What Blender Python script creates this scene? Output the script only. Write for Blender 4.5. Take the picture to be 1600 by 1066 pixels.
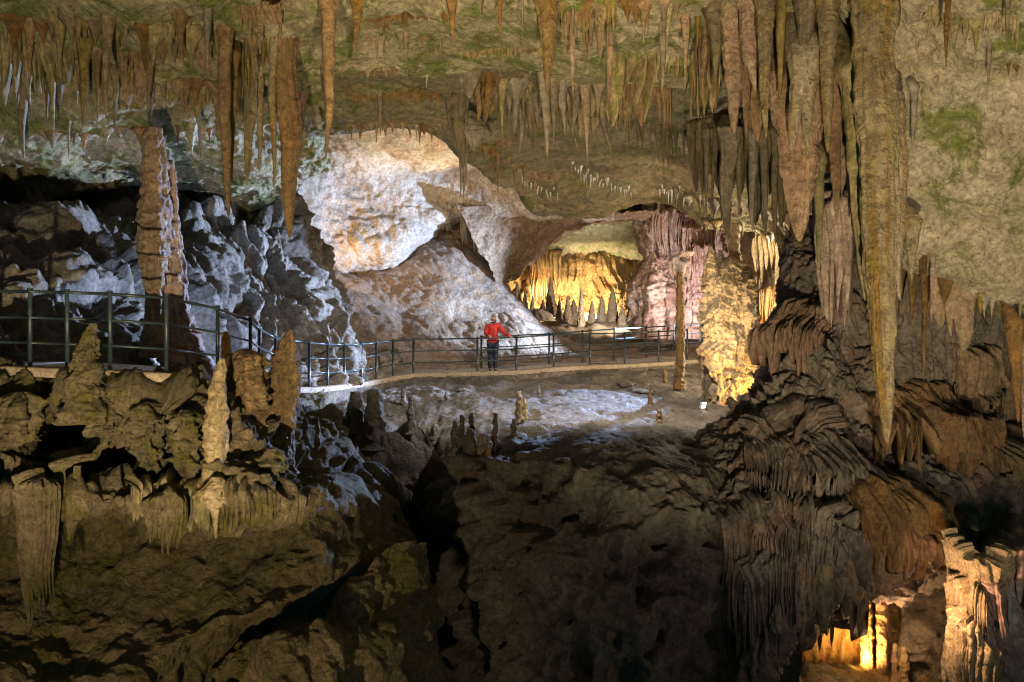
import bpy, math, random
import numpy as np
from mathutils import Vector
from mathutils.bvhtree import BVHTree

for o in list(bpy.data.objects):
    bpy.data.objects.remove(o)
SC = bpy.context.scene
COL = SC.collection
R = math.radians
F, HY = 1400.0, 480.0            # focal length and eye level of the photograph, in its own pixels


def P(px, py, d):
    """world point seen at photograph pixel (px, py) at d metres from the lens"""
    return np.array([(px - 800.0) * d / F, d, (HY - py) * d / F])


# ------------------------------------------------------------------ camera, air, lamps
cd = bpy.data.cameras.new('camera')
cam = bpy.data.objects.new('camera', cd)
COL.objects.link(cam)
cam.location = (0, 0, 0)
cam.rotation_euler = (R(90), 0, 0)
cd.sensor_width = 36
cd.lens = 36 * F / 1600
cd.shift_y = -(533 - HY) / 1600
cd.clip_start = .1
cd.clip_end = 400
SC.camera = cam
SC.view_settings.view_transform = 'Standard'
SC.view_settings.look = 'None'
SC.view_settings.exposure = .55
SC.view_settings.gamma = 1
SC.cycles.max_bounces = 5
SC.cycles.diffuse_bounces = 3
SC.cycles.glossy_bounces = 2
SC.cycles.caustics_reflective = False
SC.cycles.caustics_refractive = False
SC.cycles.sample_clamp_indirect = 3
SC.cycles.use_light_tree = True
SC.cycles.filter_width = 1.1

W = bpy.data.worlds.new('World')
SC.world = W
W.use_nodes = True
W.node_tree.nodes['Background'].inputs[0].default_value = (.17, .66, .64, 1)
W.node_tree.nodes['Background'].inputs[1].default_value = .056


def lamp(name, px, py, d, power, col, target=None, angle=70, blend=.6, radius=.12):
    L = bpy.data.lights.new(name, 'SPOT' if target is not None else 'POINT')
    L.energy = power
    L.color = col
    L.shadow_soft_size = radius
    o = bpy.data.objects.new(name, L)
    COL.objects.link(o)
    p = Vector(P(px, py, d))
    o.location = p
    if target is not None:
        L.spot_size = R(angle)
        L.spot_blend = blend
        o.rotation_euler = (Vector(P(*target)) - p).to_track_quat('-Z', 'Y').to_euler()
    return o


WARM = (1, .83, .50)
COOL = (.42, .6, 1)
AMB = (1, .55, .17)
WHITE = (1, .86, .68)


def spot_at(name, loc, tgt, power, col, angle, blend=.7, radius=.12):
    o = lamp(name, 800, 480, 1, power, col, (800, 480, 2), angle, blend, radius)
    o.location = loc
    o.rotation_euler = (Vector(tgt) - Vector(loc)).to_track_quat('-Z', 'Y').to_euler()
    return o


# the floodlights of the show cave, plus added fill lamps where marked
spot_at('ceiling_floodlight', (-1.2, .2, -4.5), (-4.4, 13, 4.6), 5600, WARM, 60, .45, .06)       # from the pit below the viewer
spot_at('ceiling_floodlight', (.8, .2, -4.5), (4.4, 13, 4.4), 6200, WARM, 66, .5, .10)
spot_at('pit_floodlight', (-3.6, 2.0, -5.2), (-3.9, 12, -3.1), 1500, (1, .74, .42), 60, .9, .15)
spot_at('pit_floodlight', (3.2, 1.0, -3.6), (5.9, 15, 1.2), 1700, (1, .80, .64), 60, 1, .3)
spot_at('cool_floodlight', tuple(P(1128, 466, 30)), (-5.3, 21.2, .6), 34000, COOL, 34, .5, .10)
spot_at('cool_floodlight', tuple(P(1132, 402, 30)), (-2.3, 15.2, -3.9), 13000, COOL, 26, .7, .10)
lamp('cool_floodlight', 1040, 512, 32, 11000, (.48, .66, 1), (600, 430, 34), 58, .7, .12)
lamp('cool_floodlight', 345, 560, 16.4, 480, COOL, (90, 380, 20), 120, .8, .15)  # weak fill lamp added to lift the black void on the left wall
lamp('plateau_floodlight', 1005, 232, 16.6, 3000, (1, .90, .80), (860, 640, 22), 100, .9, .2)
lamp('tunnel_floodlight', 715, 425, 32, 900, (1, .83, .54), (640, 200, 30.5), 78, .8, .15)
lamp('tunnel_floodlight', 526, 436, 31.0, 300, (1, .60, .22), (620, 350, 33), 130, .8, .1)
lamp('chamber_floodlight', 845, 478, 45.2, 800, (1, .80, .46), (850, 470, 47), 160, .8, .15)
lamp('chamber_floodlight', 930, 486, 45.0, 800, (1, .72, .40), (935, 478, 47), 160, .8, .15)
lamp('chamber_floodlight', 990, 500, 37.5, 1500, (1, .93, .72), (870, 430, 45), 110, .8, .15)  # front fill lamp added to brighten the chamber floor and stalagmites
lamp('column_floodlight', 1192, 648, 21.4, 420, (1, .58, .16), (1150, 470, 23), 130, .8, .1)
lamp('column_floodlight', 1092, 634, 20.6, 700, (1, .74, .42), (1132, 445, 23), 66, .9, .05)
lamp('ridge_floodlight', 1228, 560, 25.6, 650, (1, .80, .5), None, radius=.1)
lamp('ridge_floodlight', 1250, 430, 25.2, 650, (1, .84, .6), None, radius=.1)
lamp('ridge_floodlight', 1226, 560, 20.2, 110, (1, .86, .62), None, radius=.06)
lamp('ridge_floodlight', 1250, 440, 21.2, 110, (1, .86, .62), None, radius=.06)
lamp('flowstone_floodlight', 1085, 535, 33, 900, (1, .84, .80), (1055, 350, 38), 110, .8, .1)
spot_at('pit_floodlight', (6.2, 8.5, -4.6), (-.5, 14.5, -4.0), 130, (1, .74, .52), 70, .9, .2)  # side lamp added to graze the pit wall for more relief
lamp('alcove_floodlight', 1345, 1040, 16.4, 420, (1, .5, .13), (1340, 960, 17), 160, .7, .1)
lamp('alcove_floodlight', 1400, 990, 15.0, 60, (1, .62, .3), None, radius=.1)
lamp('alcove_floodlight', 1470, 935, 11.6, 110, (1, .60, .32), (1530, 960, 12.3), 130, .8, .06)

# ------------------------------------------------------------------ noise
_rng = np.random.RandomState(7)
_perm = _rng.permutation(256).astype(np.int64)
_perm = np.concatenate([_perm, _perm, _perm])
_g = _rng.normal(size=(256, 3))
_g /= np.linalg.norm(_g, axis=1, keepdims=True)


def noise(p, s=1.0, seed=0):
    p = np.asarray(p, dtype=np.float64)
    sc = np.asarray(s, dtype=np.float64)
    q = p * sc + seed * 17.31
    i = np.floor(q).astype(np.int64)
    f = q - i
    u = f * f * f * (f * (f * 6 - 15) + 10)
    i &= 255
    out = 0
    for dx in (0, 1):
        wx = u[:, 0] if dx else 1 - u[:, 0]
        a = _perm[(i[:, 0] + dx) & 255]
        for dy in (0, 1):
            wy = u[:, 1] if dy else 1 - u[:, 1]
            b = _perm[a + ((i[:, 1] + dy) & 255)]
            for dz in (0, 1):
                wz = u[:, 2] if dz else 1 - u[:, 2]
                g = _g[_perm[b + ((i[:, 2] + dz) & 255)]]
                out = out + wx * wy * wz * (g[:, 0] * (f[:, 0] - dx) + g[:, 1] * (f[:, 1] - dy) + g[:, 2] * (f[:, 2] - dz))
    return out * 1.6


def fbm(p, s, o=5, seed=0, gain=.5, lac=2.03):
    a, t = 1.0, 0
    s = np.asarray(s, dtype=np.float64)
    for k in range(o):
        t = t + a * noise(p, s, seed + k)
        a *= gain
        s = s * lac
    return t


def ridged(p, s, o=5, seed=0, gain=.55):
    a, t = 1.0, 0
    s = np.asarray(s, dtype=np.float64)
    for k in range(o):
        t = t + a * (1 - 2 * np.abs(noise(p, s, seed + k)))
        a *= gain
        s = s * 2.1
    return t * .5


def billow(p, s, seed=0):
    return np.minimum(np.abs(noise(p, s, seed)) * 2.2, 1) ** .75


def worley(p, s, seed=0):
    q = p * s + seed * 7.7
    i = np.floor(q).astype(np.int64)
    f = q - i
    best = np.full(len(p), 9.0)
    for dx in (-1, 0, 1):
        for dy in (-1, 0, 1):
            for dz in (-1, 0, 1):
                h = _perm[(i[:, 0] + dx) & 255]
                h = _perm[h + ((i[:, 1] + dy) & 255)]
                h = _perm[h + ((i[:, 2] + dz) & 255)]
                j = _g[h] * .45 + .5
                d = (dx + j[:, 0] - f[:, 0]) ** 2 + (dy + j[:, 1] - f[:, 1]) ** 2 + (dz + j[:, 2] - f[:, 2]) ** 2
                best = np.minimum(best, d)
    return np.sqrt(best)


def smooth(a, b, x):
    t = np.clip((x - a) / (b - a), 0, 1)
    return t * t * (3 - 2 * t)


# ------------------------------------------------------------------ materials
def rock(name, a, b, c=None, cmix=.7, moss=0, mosscol=(.085, .10, .015), scale=1, bump=.5, rough=.75, streak=0, spots=.5, fine=1.0, spec=.3, moss_lo=.5, vein=None, vary=0):
    m = bpy.data.materials.new(name)
    m.use_nodes = True
    nt = m.node_tree
    N, Lk = nt.nodes, nt.links
    bs = N['Principled BSDF']
    geo = N.new('ShaderNodeNewGeometry')

    def nz(sc, det=6, ro=.6, dist=0, vec=None):
        n = N.new('ShaderNodeTexNoise')
        n.inputs['Scale'].default_value = sc
        n.inputs['Detail'].default_value = det
        n.inputs['Roughness'].default_value = ro
        n.inputs['Distortion'].default_value = dist
        Lk.new(vec or geo.outputs['Position'], n.inputs['Vector'])
        return n.outputs['Fac']

    def ramp(src, p0, p1, c0=(0, 0, 0, 1), c1=(1, 1, 1, 1)):
        r = N.new('ShaderNodeValToRGB')
        r.color_ramp.elements[0].position = p0
        r.color_ramp.elements[1].position = p1
        r.color_ramp.elements[0].color = c0
        r.color_ramp.elements[1].color = c1
        Lk.new(src, r.inputs[0])
        return r.outputs[0]

    def mix(fac, c1, c2, typ='MIX', k=1.0):
        x = N.new('ShaderNodeMixRGB')
        x.blend_type = typ
        if k != 1.0:
            mm = N.new('ShaderNodeMath')
            mm.operation = 'MULTIPLY'
            mm.inputs[1].default_value = k
            Lk.new(fac, mm.inputs[0])
            fac = mm.outputs[0]
        Lk.new(fac, x.inputs[0])
        for s, v in ((1, c1), (2, c2)):
            if isinstance(v, tuple):
                x.inputs[s].default_value = (*v[:3], 1)
            else:
                Lk.new(v, x.inputs[s])
        return x.outputs[0]

    mp = N.new('ShaderNodeMapping')
    mp.inputs['Scale'].default_value = (1, 1, .08)
    Lk.new(geo.outputs['Position'], mp.inputs['Vector'])
    col = ramp(nz(.55 * scale, 7, .65, .3), .36, .64, (*a, 1), (*b, 1))
    if c:
        col = mix(ramp(nz(1.3 * scale, 6, .6, .8), .5, .62), col, c, k=cmix)
    if streak:
        col = mix(ramp(nz(5 * scale, 5, .6, .4, mp.outputs[0]), .38, .62), col, tuple(x * .38 for x in a), k=streak)
    if vein:
        mv = N.new('ShaderNodeMapping')
        mv.inputs['Scale'].default_value = (3.5, 3.5, .13)
        Lk.new(geo.outputs['Position'], mv.inputs['Vector'])
        col = mix(ramp(nz(1.3, 5, .6, .5, mv.outputs[0]), .46, .60), col, vein[:3], k=vein[3])
    if moss:
        col = mix(ramp(nz(1.5 * scale, 11, .74, .8), moss_lo, moss_lo + .09), col, mosscol, k=moss)
    v0 = ramp(nz(2.1 * fine, 9, .7, .4), .32, .68, (.66, .65, .64, 1), (1.2, 1.18, 1.15, 1))
    x = N.new('ShaderNodeMixRGB')
    x.blend_type = 'MULTIPLY'
    x.inputs[0].default_value = .9
    Lk.new(col, x.inputs[1])
    Lk.new(v0, x.inputs[2])
    col = x.outputs[0]
    v = ramp(nz(11 * fine, 9, .82), .38, .62, (.42, .40, .38, 1), (1.4, 1.38, 1.35, 1))
    x = N.new('ShaderNodeMixRGB')
    x.blend_type = 'MULTIPLY'
    x.inputs[0].default_value = .85
    Lk.new(col, x.inputs[1])
    Lk.new(v, x.inputs[2])
    col = x.outputs[0]
    if spots:
        col = mix(ramp(nz(16 * fine, 4, .6, .6), .60, .70), col, tuple(x * .22 for x in a), k=spots)
    if vary:
        oi = N.new('ShaderNodeObjectInfo')
        hs = N.new('ShaderNodeHueSaturation')
        for k, (lo, hi) in (('Value', (1 - vary, 1 + vary)), ('Saturation', (1.35, .8))):
            mr = N.new('ShaderNodeMapRange')
            mr.inputs['To Min'].default_value = lo
            mr.inputs['To Max'].default_value = hi
            Lk.new(oi.outputs['Random'], mr.inputs['Value'])
            Lk.new(mr.outputs[0], hs.inputs[k])
        Lk.new(col, hs.inputs['Color'])
        col = hs.outputs[0]
    Lk.new(col, bs.inputs['Base Color'])
    rr = ramp(nz(3, 4), .3, .7, (rough - .18,) * 3 + (1,), (min(1, rough + .12),) * 3 + (1,))
    Lk.new(rr, bs.inputs['Roughness'])
    bs.inputs['Specular IOR Level'].default_value = spec
    if bump:
        h = N.new('ShaderNodeMath')
        h.operation = 'MULTIPLY_ADD'
        h.inputs[1].default_value = .42
        Lk.new(nz(22 * fine, 6, .7, .3), h.inputs[0])
        Lk.new(nz(5 * fine, 9, .66, .2), h.inputs[2])
        b = N.new('ShaderNodeBump')
        b.inputs['Strength'].default_value = bump
        b.inputs['Distance'].default_value = .17
        Lk.new(h.outputs[0], b.inputs['Height'])
        Lk.new(b.outputs[0], bs.inputs['Normal'])
    return m


def plain(name, col, rough=.6, metal=0, emit=0, bump=0, spec=.4):
    m = bpy.data.materials.new(name)
    m.use_nodes = True
    nt = m.node_tree
    bs = nt.nodes['Principled BSDF']
    n = nt.nodes.new('ShaderNodeTexNoise')
    n.inputs['Scale'].default_value = 14
    n.inputs['Detail'].default_value = 6
    g = nt.nodes.new('ShaderNodeNewGeometry')
    nt.links.new(g.outputs['Position'], n.inputs['Vector'])
    r = nt.nodes.new('ShaderNodeValToRGB')
    r.color_ramp.elements[0].position = .3
    r.color_ramp.elements[1].position = .7
    r.color_ramp.elements[0].color = (*[c * .72 for c in col], 1)
    r.color_ramp.elements[1].color = (*[min(1, c * 1.2) for c in col], 1)
    nt.links.new(n.outputs['Fac'], r.inputs[0])
    nt.links.new(r.outputs[0], bs.inputs['Base Color'])
    bs.inputs['Roughness'].default_value = rough
    bs.inputs['Metallic'].default_value = metal
    bs.inputs['Specular IOR Level'].default_value = spec
    if emit:
        bs.inputs['Emission Color'].default_value = (*col, 1)
        bs.inputs['Emission Strength'].default_value = emit
    if bump:
        b = nt.nodes.new('ShaderNodeBump')
        b.inputs['Strength'].default_value = bump
        b.inputs['Distance'].default_value = .02
        nt.links.new(n.outputs['Fac'], b.inputs['Height'])
        nt.links.new(b.outputs[0], bs.inputs['Normal'])
    return m


M = dict(
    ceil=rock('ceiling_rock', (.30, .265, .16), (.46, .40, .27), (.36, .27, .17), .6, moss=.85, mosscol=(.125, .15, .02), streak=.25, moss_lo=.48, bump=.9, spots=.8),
    ceil2=rock('shaded_inner_ceiling_rock', (.17, .145, .09), (.25, .21, .13), (.22, .14, .08), .7, moss=.7, mosscol=(.10, .125, .018), moss_lo=.50, bump=.8),  # ceiling colours darkened to stand in for shade behind the lip
    wall_r=rock('pale_wall_rock', (.32, .285, .19), (.45, .40, .29), (.36, .29, .18), .5, moss=.9, mosscol=(.125, .15, .02), moss_lo=.51, bump=.9, spots=.8),
    tunnel=rock('tunnel_rock', (.44, .40, .36), (.58, .53, .48), (.44, .30, .20), .7, streak=.2, spots=.45, bump=.6),
    tal=rock('talus_rock', (.24, .19, .15), (.36, .29, .24), (.32, .19, .10), .7, spots=.5, bump=.8),
    dark=rock('dark_limestone', (.15, .125, .10), (.27, .235, .20), (.36, .33, .30), .7, spots=.7, bump=.8),
    arch=rock('brown_arch_rock', (.20, .135, .085), (.27, .19, .13), (.16, .11, .08), .6, spots=.5),
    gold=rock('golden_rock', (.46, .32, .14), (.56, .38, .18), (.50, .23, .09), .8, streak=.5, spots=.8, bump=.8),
    goldceil=rock('chamber_ceiling_rock', (.40, .39, .27), (.46, .44, .32), (.22, .30, .11), .7, spots=.5),
    pink=rock('pink_flowstone', (.38, .24, .21), (.52, .38, .34), (.55, .50, .48), .7, streak=.3, spots=.6),
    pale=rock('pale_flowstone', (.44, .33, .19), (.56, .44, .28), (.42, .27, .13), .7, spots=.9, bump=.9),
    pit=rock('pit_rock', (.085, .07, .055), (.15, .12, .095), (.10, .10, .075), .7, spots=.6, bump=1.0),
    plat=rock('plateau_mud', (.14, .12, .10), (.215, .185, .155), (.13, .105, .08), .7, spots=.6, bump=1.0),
    left=rock('ledge_rock', (.175, .14, .085), (.27, .21, .13), (.12, .105, .055), .7, moss=.8, mosscol=(.15, .135, .02), spots=.9, bump=1.0, moss_lo=.50),
    slab=rock('slab_rock', (.17, .105, .06), (.25, .16, .09), (.13, .10, .05), .6, moss=.4, mosscol=(.15, .12, .03), spots=.5, bump=.7),
    flow=rock('grey_flowstone', (.165, .14, .12), (.26, .215, .185), (.30, .185, .145), .65, streak=.4, spots=.6, bump=.8),
    brown=rock('brown_calcite', (.20, .135, .075), (.29, .20, .115), (.22, .18, .08), .7, streak=.5, spots=.8, scale=1.6, bump=.8, vein=(.30, .17, .09, .6), vary=.3, rough=.55, spec=.45),
    orange=rock('orange_calcite', (.28, .165, .09), (.36, .215, .125), (.26, .19, .11), .7, streak=.5, spots=.8, scale=1.6, bump=.8, vein=(.23, .17, .07, .7), vary=.3, rough=.55, spec=.45),
    pinkst=rock('pink_calcite', (.33, .205, .15), (.42, .28, .21), (.36, .29, .20), .7, streak=.4, spots=.8, scale=1.6, bump=.8, vein=(.25, .19, .12, .6), vary=.3, rough=.55, spec=.45),
    palest=rock('pale_calcite', (.33, .275, .19), (.44, .375, .275), (.30, .24, .13), .7, streak=.4, spots=1.0, scale=1.4, bump=.9, vein=(.26, .165, .055, .85), moss=.35, mosscol=(.2, .19, .05), vary=.3, rough=.55, spec=.45),
    olive=rock('olive_calcite', (.22, .17, .08), (.30, .23, .12), (.14, .12, .03), .8, moss=.6, streak=.45, spots=.6, scale=1.6, vary=.3, rough=.55, spec=.45),
    greyst=rock('grey_calcite', (.15, .12, .085), (.22, .18, .13), (.12, .11, .06), .7, streak=.4, spots=.5, scale=1.6, vary=.3, rough=.55, spec=.45),
    straw=rock('white_calcite', (.42, .42, .42), (.6, .6, .6), None, spots=.1, bump=.2),
    conc=rock('walkway_concrete', (.58, .54, .48), (.66, .62, .56), None, spots=.2, bump=.3, fine=2),
    kerb=rock('kerb_concrete', (.34, .27, .19), (.42, .34, .25), None, spots=.4, bump=.4, fine=2),
    iron=plain('painted_iron', (.030, .045, .050), .35, .0),
    red=plain('red_fabric', (.60, .045, .035), .7, bump=.4),
    navy=plain('navy_fabric', (.018, .03, .05), .8, bump=.3),
    black=plain('black_rubber', (.015, .015, .017), .6),
    wool=plain('grey_wool', (.24, .23, .22), .95, bump=.8),
    skin=plain('skin', (.55, .33, .26), .55),
    hair=plain('dark_hair', (.03, .022, .018), .7),
    lens=plain('lamp_glass', (1, .96, .88), .2, emit=14),
    case=plain('lamp_casing', (.35, .35, .34), .45),
)

# ------------------------------------------------------------------ mesh helpers
def mesh(name, V, Q, mat, loc=(0, 0, 0), flat=False, tris=None):
    V = np.asarray(V, dtype=np.float32) - np.asarray(loc, dtype=np.float32)
    Q = np.asarray(Q, dtype=np.int32).reshape(-1, 4)
    me = bpy.data.meshes.new(name)
    nt = 0 if tris is None else len(tris)
    me.vertices.add(len(V))
    me.vertices.foreach_set('co', V.ravel())
    me.loops.add(Q.size + 3 * nt)
    idx = Q.ravel()
    st = np.arange(len(Q), dtype=np.int32) * 4
    if nt:
        T = np.asarray(tris, dtype=np.int32)
        st = np.concatenate([st, Q.size + np.arange(nt, dtype=np.int32) * 3])
        idx = np.concatenate([idx, T.ravel()])
    me.loops.foreach_set('vertex_index', idx)
    me.polygons.add(len(st))
    me.polygons.foreach_set('loop_start', st.astype(np.int32))
    me.update(calc_edges=True)
    me.validate()
    me.polygons.foreach_set('use_smooth', np.full(len(me.polygons), not flat))
    me.materials.append(mat)
    o = bpy.data.objects.new(name, me)
    o.location = loc
    COL.objects.link(o)
    return o


def tag(o, label=None, cat=None, group=None, kind=None):
    for k, v in (('label', label), ('category', cat), ('group', group), ('kind', kind)):
        if v:
            o[k] = v
    return o


def empty(name, loc, label, cat, group=None):
    o = bpy.data.objects.new(name, None)
    o.location = loc
    o.empty_display_size = .2
    COL.objects.link(o)
    return tag(o, label, cat, group)


def child(o, parent):
    bpy.context.view_layer.update()
    o.parent = parent
    o.matrix_parent_inverse = parent.matrix_world.inverted()
    return o


def gridq(nv, nu, wrap=False):
    i, j = np.meshgrid(np.arange(nv - 1), np.arange(nu if wrap else nu - 1), indexing='ij')
    k = (j + 1) % nu
    return np.stack([i * nu + j, i * nu + k, (i + 1) * nu + k, (i + 1) * nu + j], -1).reshape(-1, 4)


def cr(A, n):
    """Catmull-Rom along axis 0 to n samples"""
    m = len(A)
    t = np.linspace(0, m - 1, n)
    i = np.minimum(t.astype(int), m - 2)
    f = (t - i).reshape((-1,) + (1,) * (A.ndim - 1))
    g = lambda k: A[np.clip(k, 0, m - 1)]
    p0, p1, p2, p3 = g(i - 1), g(i), g(i + 1), g(i + 2)
    return .5 * (2 * p1 + (p2 - p0) * f + (2 * p0 - 5 * p1 + 4 * p2 - p3) * f ** 2 + (3 * p1 - p0 - 3 * p2 + p3) * f ** 3)


BV = {}


def sheet(name, rows, nu, nv, disp, mat, label=None, cat=None):
    """a rock surface spun through a net of world points (rows of pixel, pixel, depth), then displaced along its own normals"""
    A = np.array([[P(*c) for c in r] for r in rows])
    A = cr(A, nv)
    A = np.swapaxes(cr(np.swapaxes(A, 0, 1), nu), 0, 1)
    du, dv = np.gradient(A, axis=1), np.gradient(A, axis=0)
    n = np.cross(du, dv)
    n /= np.linalg.norm(n, axis=2, keepdims=True) + 1e-9
    if (n * A).sum() > 0:
        n = -n
    V, n = A.reshape(-1, 3), n.reshape(-1, 3)
    D = disp(V, n)
    V = V + (n * D[:, None] if D.ndim == 1 else D)
    o = mesh(name, V, gridq(nv, nu), mat)
    G = V.reshape(nv, nu, 3)[::3, ::3]
    a, b = G.shape[:2]
    BV[name + str(len(BV))] = (BVHTree.FromPolygons([tuple(x) for x in G.reshape(-1, 3)], gridq(a, b).tolist()), name)
    if label:
        tag(o, label, cat)
    else:
        tag(o, kind='structure')
    return o


def hit(px, py, names=None):
    d = Vector(P(px, py, 1)).normalized()
    best = None
    for k, (b, nm) in BV.items():
        if names and nm not in names:
            continue
        r = b.ray_cast(Vector((0, 0, 0)), d)
        if r[0] is not None and (best is None or r[3] < best[3]):
            best = r
    return None if best is None else np.array(best[0])


# displacement styles
def d_ceil(V, n):
    w = V + .35 * np.stack([noise(V, .5, 3), noise(V, .5, 4), noise(V, .5, 5)], 1)
    return .55 * fbm(w, (.28, .28, .28), 3, 1) + .20 * ridged(w, .9, 5, 11) + .05 * fbm(V, 4.5, 4, 21)


def d_fluted(a=.3, s=1.6, z=.12, big=.35):
    def f(V, n):
        w = V + .25 * np.stack([noise(V, .6, 3), noise(V, .6, 4), noise(V, .4, 5)], 1)
        return big * fbm(w, .35, 3, 2) + a * billow(w, (s, s, s * z), 5) + a * .5 * billow(w, (s * 2.7, s * 2.7, s * .3), 6) + .05 * fbm(V, 5, 4, 9)
    return f


def d_crag(a=.5, s=.6, ridge=.5, fine=.06, hole=.5):
    def f(V, n):
        w = V + .5 * np.stack([noise(V, .45, 3), noise(V, .45, 4), noise(V, .45, 5)], 1) + .12 * np.stack([noise(V, 2.1, 43), noise(V, 2.1, 44), noise(V, 2.1, 45)], 1)
        blk = worley(w * np.array([1, 1, 1.5]), s * 1.3, 6) + .45 * worley(w, s * 3.1, 7)
        return a * (fbm(w, s * .6, 4, 1) + ridge * .55 * ridged(w, s * 1.7, 6, 12) + .7 * (.7 - blk)) - hole * a * smooth(.25, .6, noise(w, s * 1.1, 51)) - .5 * hole * a * smooth(.3, .6, noise(w, s * 3.2, 52)) + fine * fbm(V, 5, 5, 8)
    return f


def d_smooth(a=.25, fine=.03):
    def f(V, n):
        return a * fbm(V, .4, 4, 1) + a * .3 * ridged(V, 1.3, 4, 4) + fine * fbm(V, 5, 4, 8)
    return f


def d_slope(V, n):
    w = V + .3 * np.stack([noise(V, .6, 3), noise(V, .6, 4), noise(V, .6, 5)], 1)
    q = np.stack([w[:, 0] * .8 + w[:, 2] * 1.0, w[:, 1] * .5, w[:, 2] * .25 - w[:, 0] * .2], 1)      # streaks running down to the right
    return .24 * fbm(w, .35, 3, 1) + .10 * billow(q, 1.5, 5) + .06 * billow(q, 3.7, 6) + .035 * fbm(V, 3, 5, 8)


def d_ribs(V, n):
    w = V + .6 * np.stack([noise(V, .5, 3), noise(V, .5, 4), noise(V, .5, 5)], 1)
    lean = w + np.stack([w[:, 2] * .5, 0 * w[:, 0], 0 * w[:, 0]], 1)
    return .75 * fbm(w, .32, 4, 1) + .40 * billow(lean, (.9, .9, .35), 6) + .20 * billow(lean, (2.6, 2.6, .6), 7) + .12 * ridged(w, 2.0, 5, 12) - .4 * smooth(.3, .6, noise(w, .9, 51)) + .07 * fbm(V, 5, 5, 8)


def d_streak(V):
    w = V + .3 * np.stack([noise(V, .6, 3), noise(V, .6, 4), noise(V, .6, 5)], 1)
    q = np.stack([w[:, 0] * .81 + w[:, 2] * .58, w[:, 1] * .35, (w[:, 2] * .81 - w[:, 0] * .58) * .16], 1)
    return .30 * billow(q, 1.1, 61) + .16 * billow(q, 3.0, 62) + .07 * billow(q, 7, 63) - .2


def d_pit(V, n):
    w = V + .35 * np.stack([noise(V, .5, 3), noise(V, .5, 4), noise(V, .5, 5)], 1)
    q = np.stack([w[:, 0] * .81 + w[:, 2] * .58, w[:, 1] * .35, (w[:, 2] * .81 - w[:, 0] * .58) * .16], 1)      # ridges running down to the right
    m = smooth(.6, -.8, V[:, 0])
    return d_crag(.65, .8, .85, .09, .9)(V, n) * (1 - .45 * m) + m * (.55 * billow(q, 1.15, 61) + .28 * billow(q, 2.9, 62) + .12 * billow(q, 6, 63) - .3)


def d_popcorn(a=.5, pop=.18, s=2.2):
    def f(V, n):
        w = V + .3 * np.stack([noise(V, .7, 3), noise(V, .7, 4), noise(V, .7, 5)], 1) + .08 * np.stack([noise(V, 3, 13), noise(V, 3, 14), noise(V, 3, 15)], 1)
        m = smooth(-.35, .1, noise(V, .5, 31))
        kn = 1 - 1.3 * worley(w, s) + .55 * (1 - 1.3 * worley(w, s * 2.1, 2)) + .3 * (1 - 1.3 * worley(w, s * 4.5, 3))
        return a * fbm(w, .6, 4, 1) + .5 * a * ridged(w, 1.2, 5, 12) * (1 - m) + m * pop * kn - .9 * a * smooth(.2, .5, noise(w, .9, 51)) - .4 * a * smooth(.25, .5, noise(w, 2.6, 52)) + .03 * fbm(V, 8, 3, 8)
    return f


def d_flow(a=.35, tier=.9, drip=.25):
    """flowstone: rounded hoods with dripping undersides and fluted faces"""
    def f(V, n):
        w = V + .3 * np.stack([noise(V, .6, 3), noise(V, .6, 4), 0 * V[:, 0]], 1)
        bw = billow(w, (4.2, 4.2, .25), 8)
        ph = V[:, 2] * tier + 1.5 * noise(V, (.55, .55, .3), 7) + .40 * bw + .12 * noise(V, (5, 5, 1), 13)
        s = ph - np.floor(ph)
        msk = smooth(-.25, .25, noise(V, (.45, .45, .6), 19))
        shelf = (1 - s) ** 1.6 * smooth(0, .22, s) * msk
        fl = drip * .7 * (billow(w, (1.5, 1.5, .15), 5) - .4) + drip * .45 * (bw - .4) * (1.3 - s) + .09 * (billow(w, (7, 7, .35), 6) - .5) + .04 * billow(w, (14, 14, .8), 16)
        return .45 * fbm(w, .3, 4, 2) + a * shelf + fl + .05 * fbm(V, 5, 5, 9)
    return f


# ------------------------------------------------------------------ the cave
# ceiling of the near chamber, left part: falls gently to the back, then turns down
X = (-260, -60, 120, 260, 380, 450, 500)
sheet('cave_ceiling', [
    [(x, -900, 4.6) for x in X], [(x, -400, 7) for x in X], [(x, -120, 10) for x in X], [(x, 20, 12.6) for x in X],
    [(x, 110, 14.5) for x in X[:-1]] + [(500, 108, 14.6)],
    [(x, 190, 17) for x in X[:5]] + [(455, 175, 17), (505, 150, 16)],
    [(x, 248, 19.5) for x in X[:5]] + [(455, 215, 19.5), (500, 180, 18)],
    [(x, 292, 22.5) for x in X[:5]] + [(455, 255, 22), (505, 215, 20.5)],
    [(x, 330, 25) for x in X[:5]] + [(455, 290, 24), (505, 250, 23)],
], 330, 300, d_ceil, M['ceil'])
# middle part, up to the lip
X = (440, 520, 620, 720, 820, 900, 1000, 1100, 1250, 1400)
sheet('cave_ceiling', [
    [(x, -900, 4.6) for x in X], [(x, -400, 7) for x in X], [(x, -130, 9.6) for x in X], [(x, 0, 11.6) for x in X], [(x, 60, 13.2) for x in X],
    [(x, 104 + (0 if x < 860 else 14), 14.8) for x in X], [(x, 112 + (0 if x < 860 else 16), 15.3) for x in X], [(x, 104 + (0 if x < 860 else 10), 15.6) for x in X], [(x, 70, 15.7) for x in X],
], 420, 230, lambda V, n: d_ceil(V, n) * (.45 + .55 * smooth(15.6, 12, V[:, 1])), M['ceil'])
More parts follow.
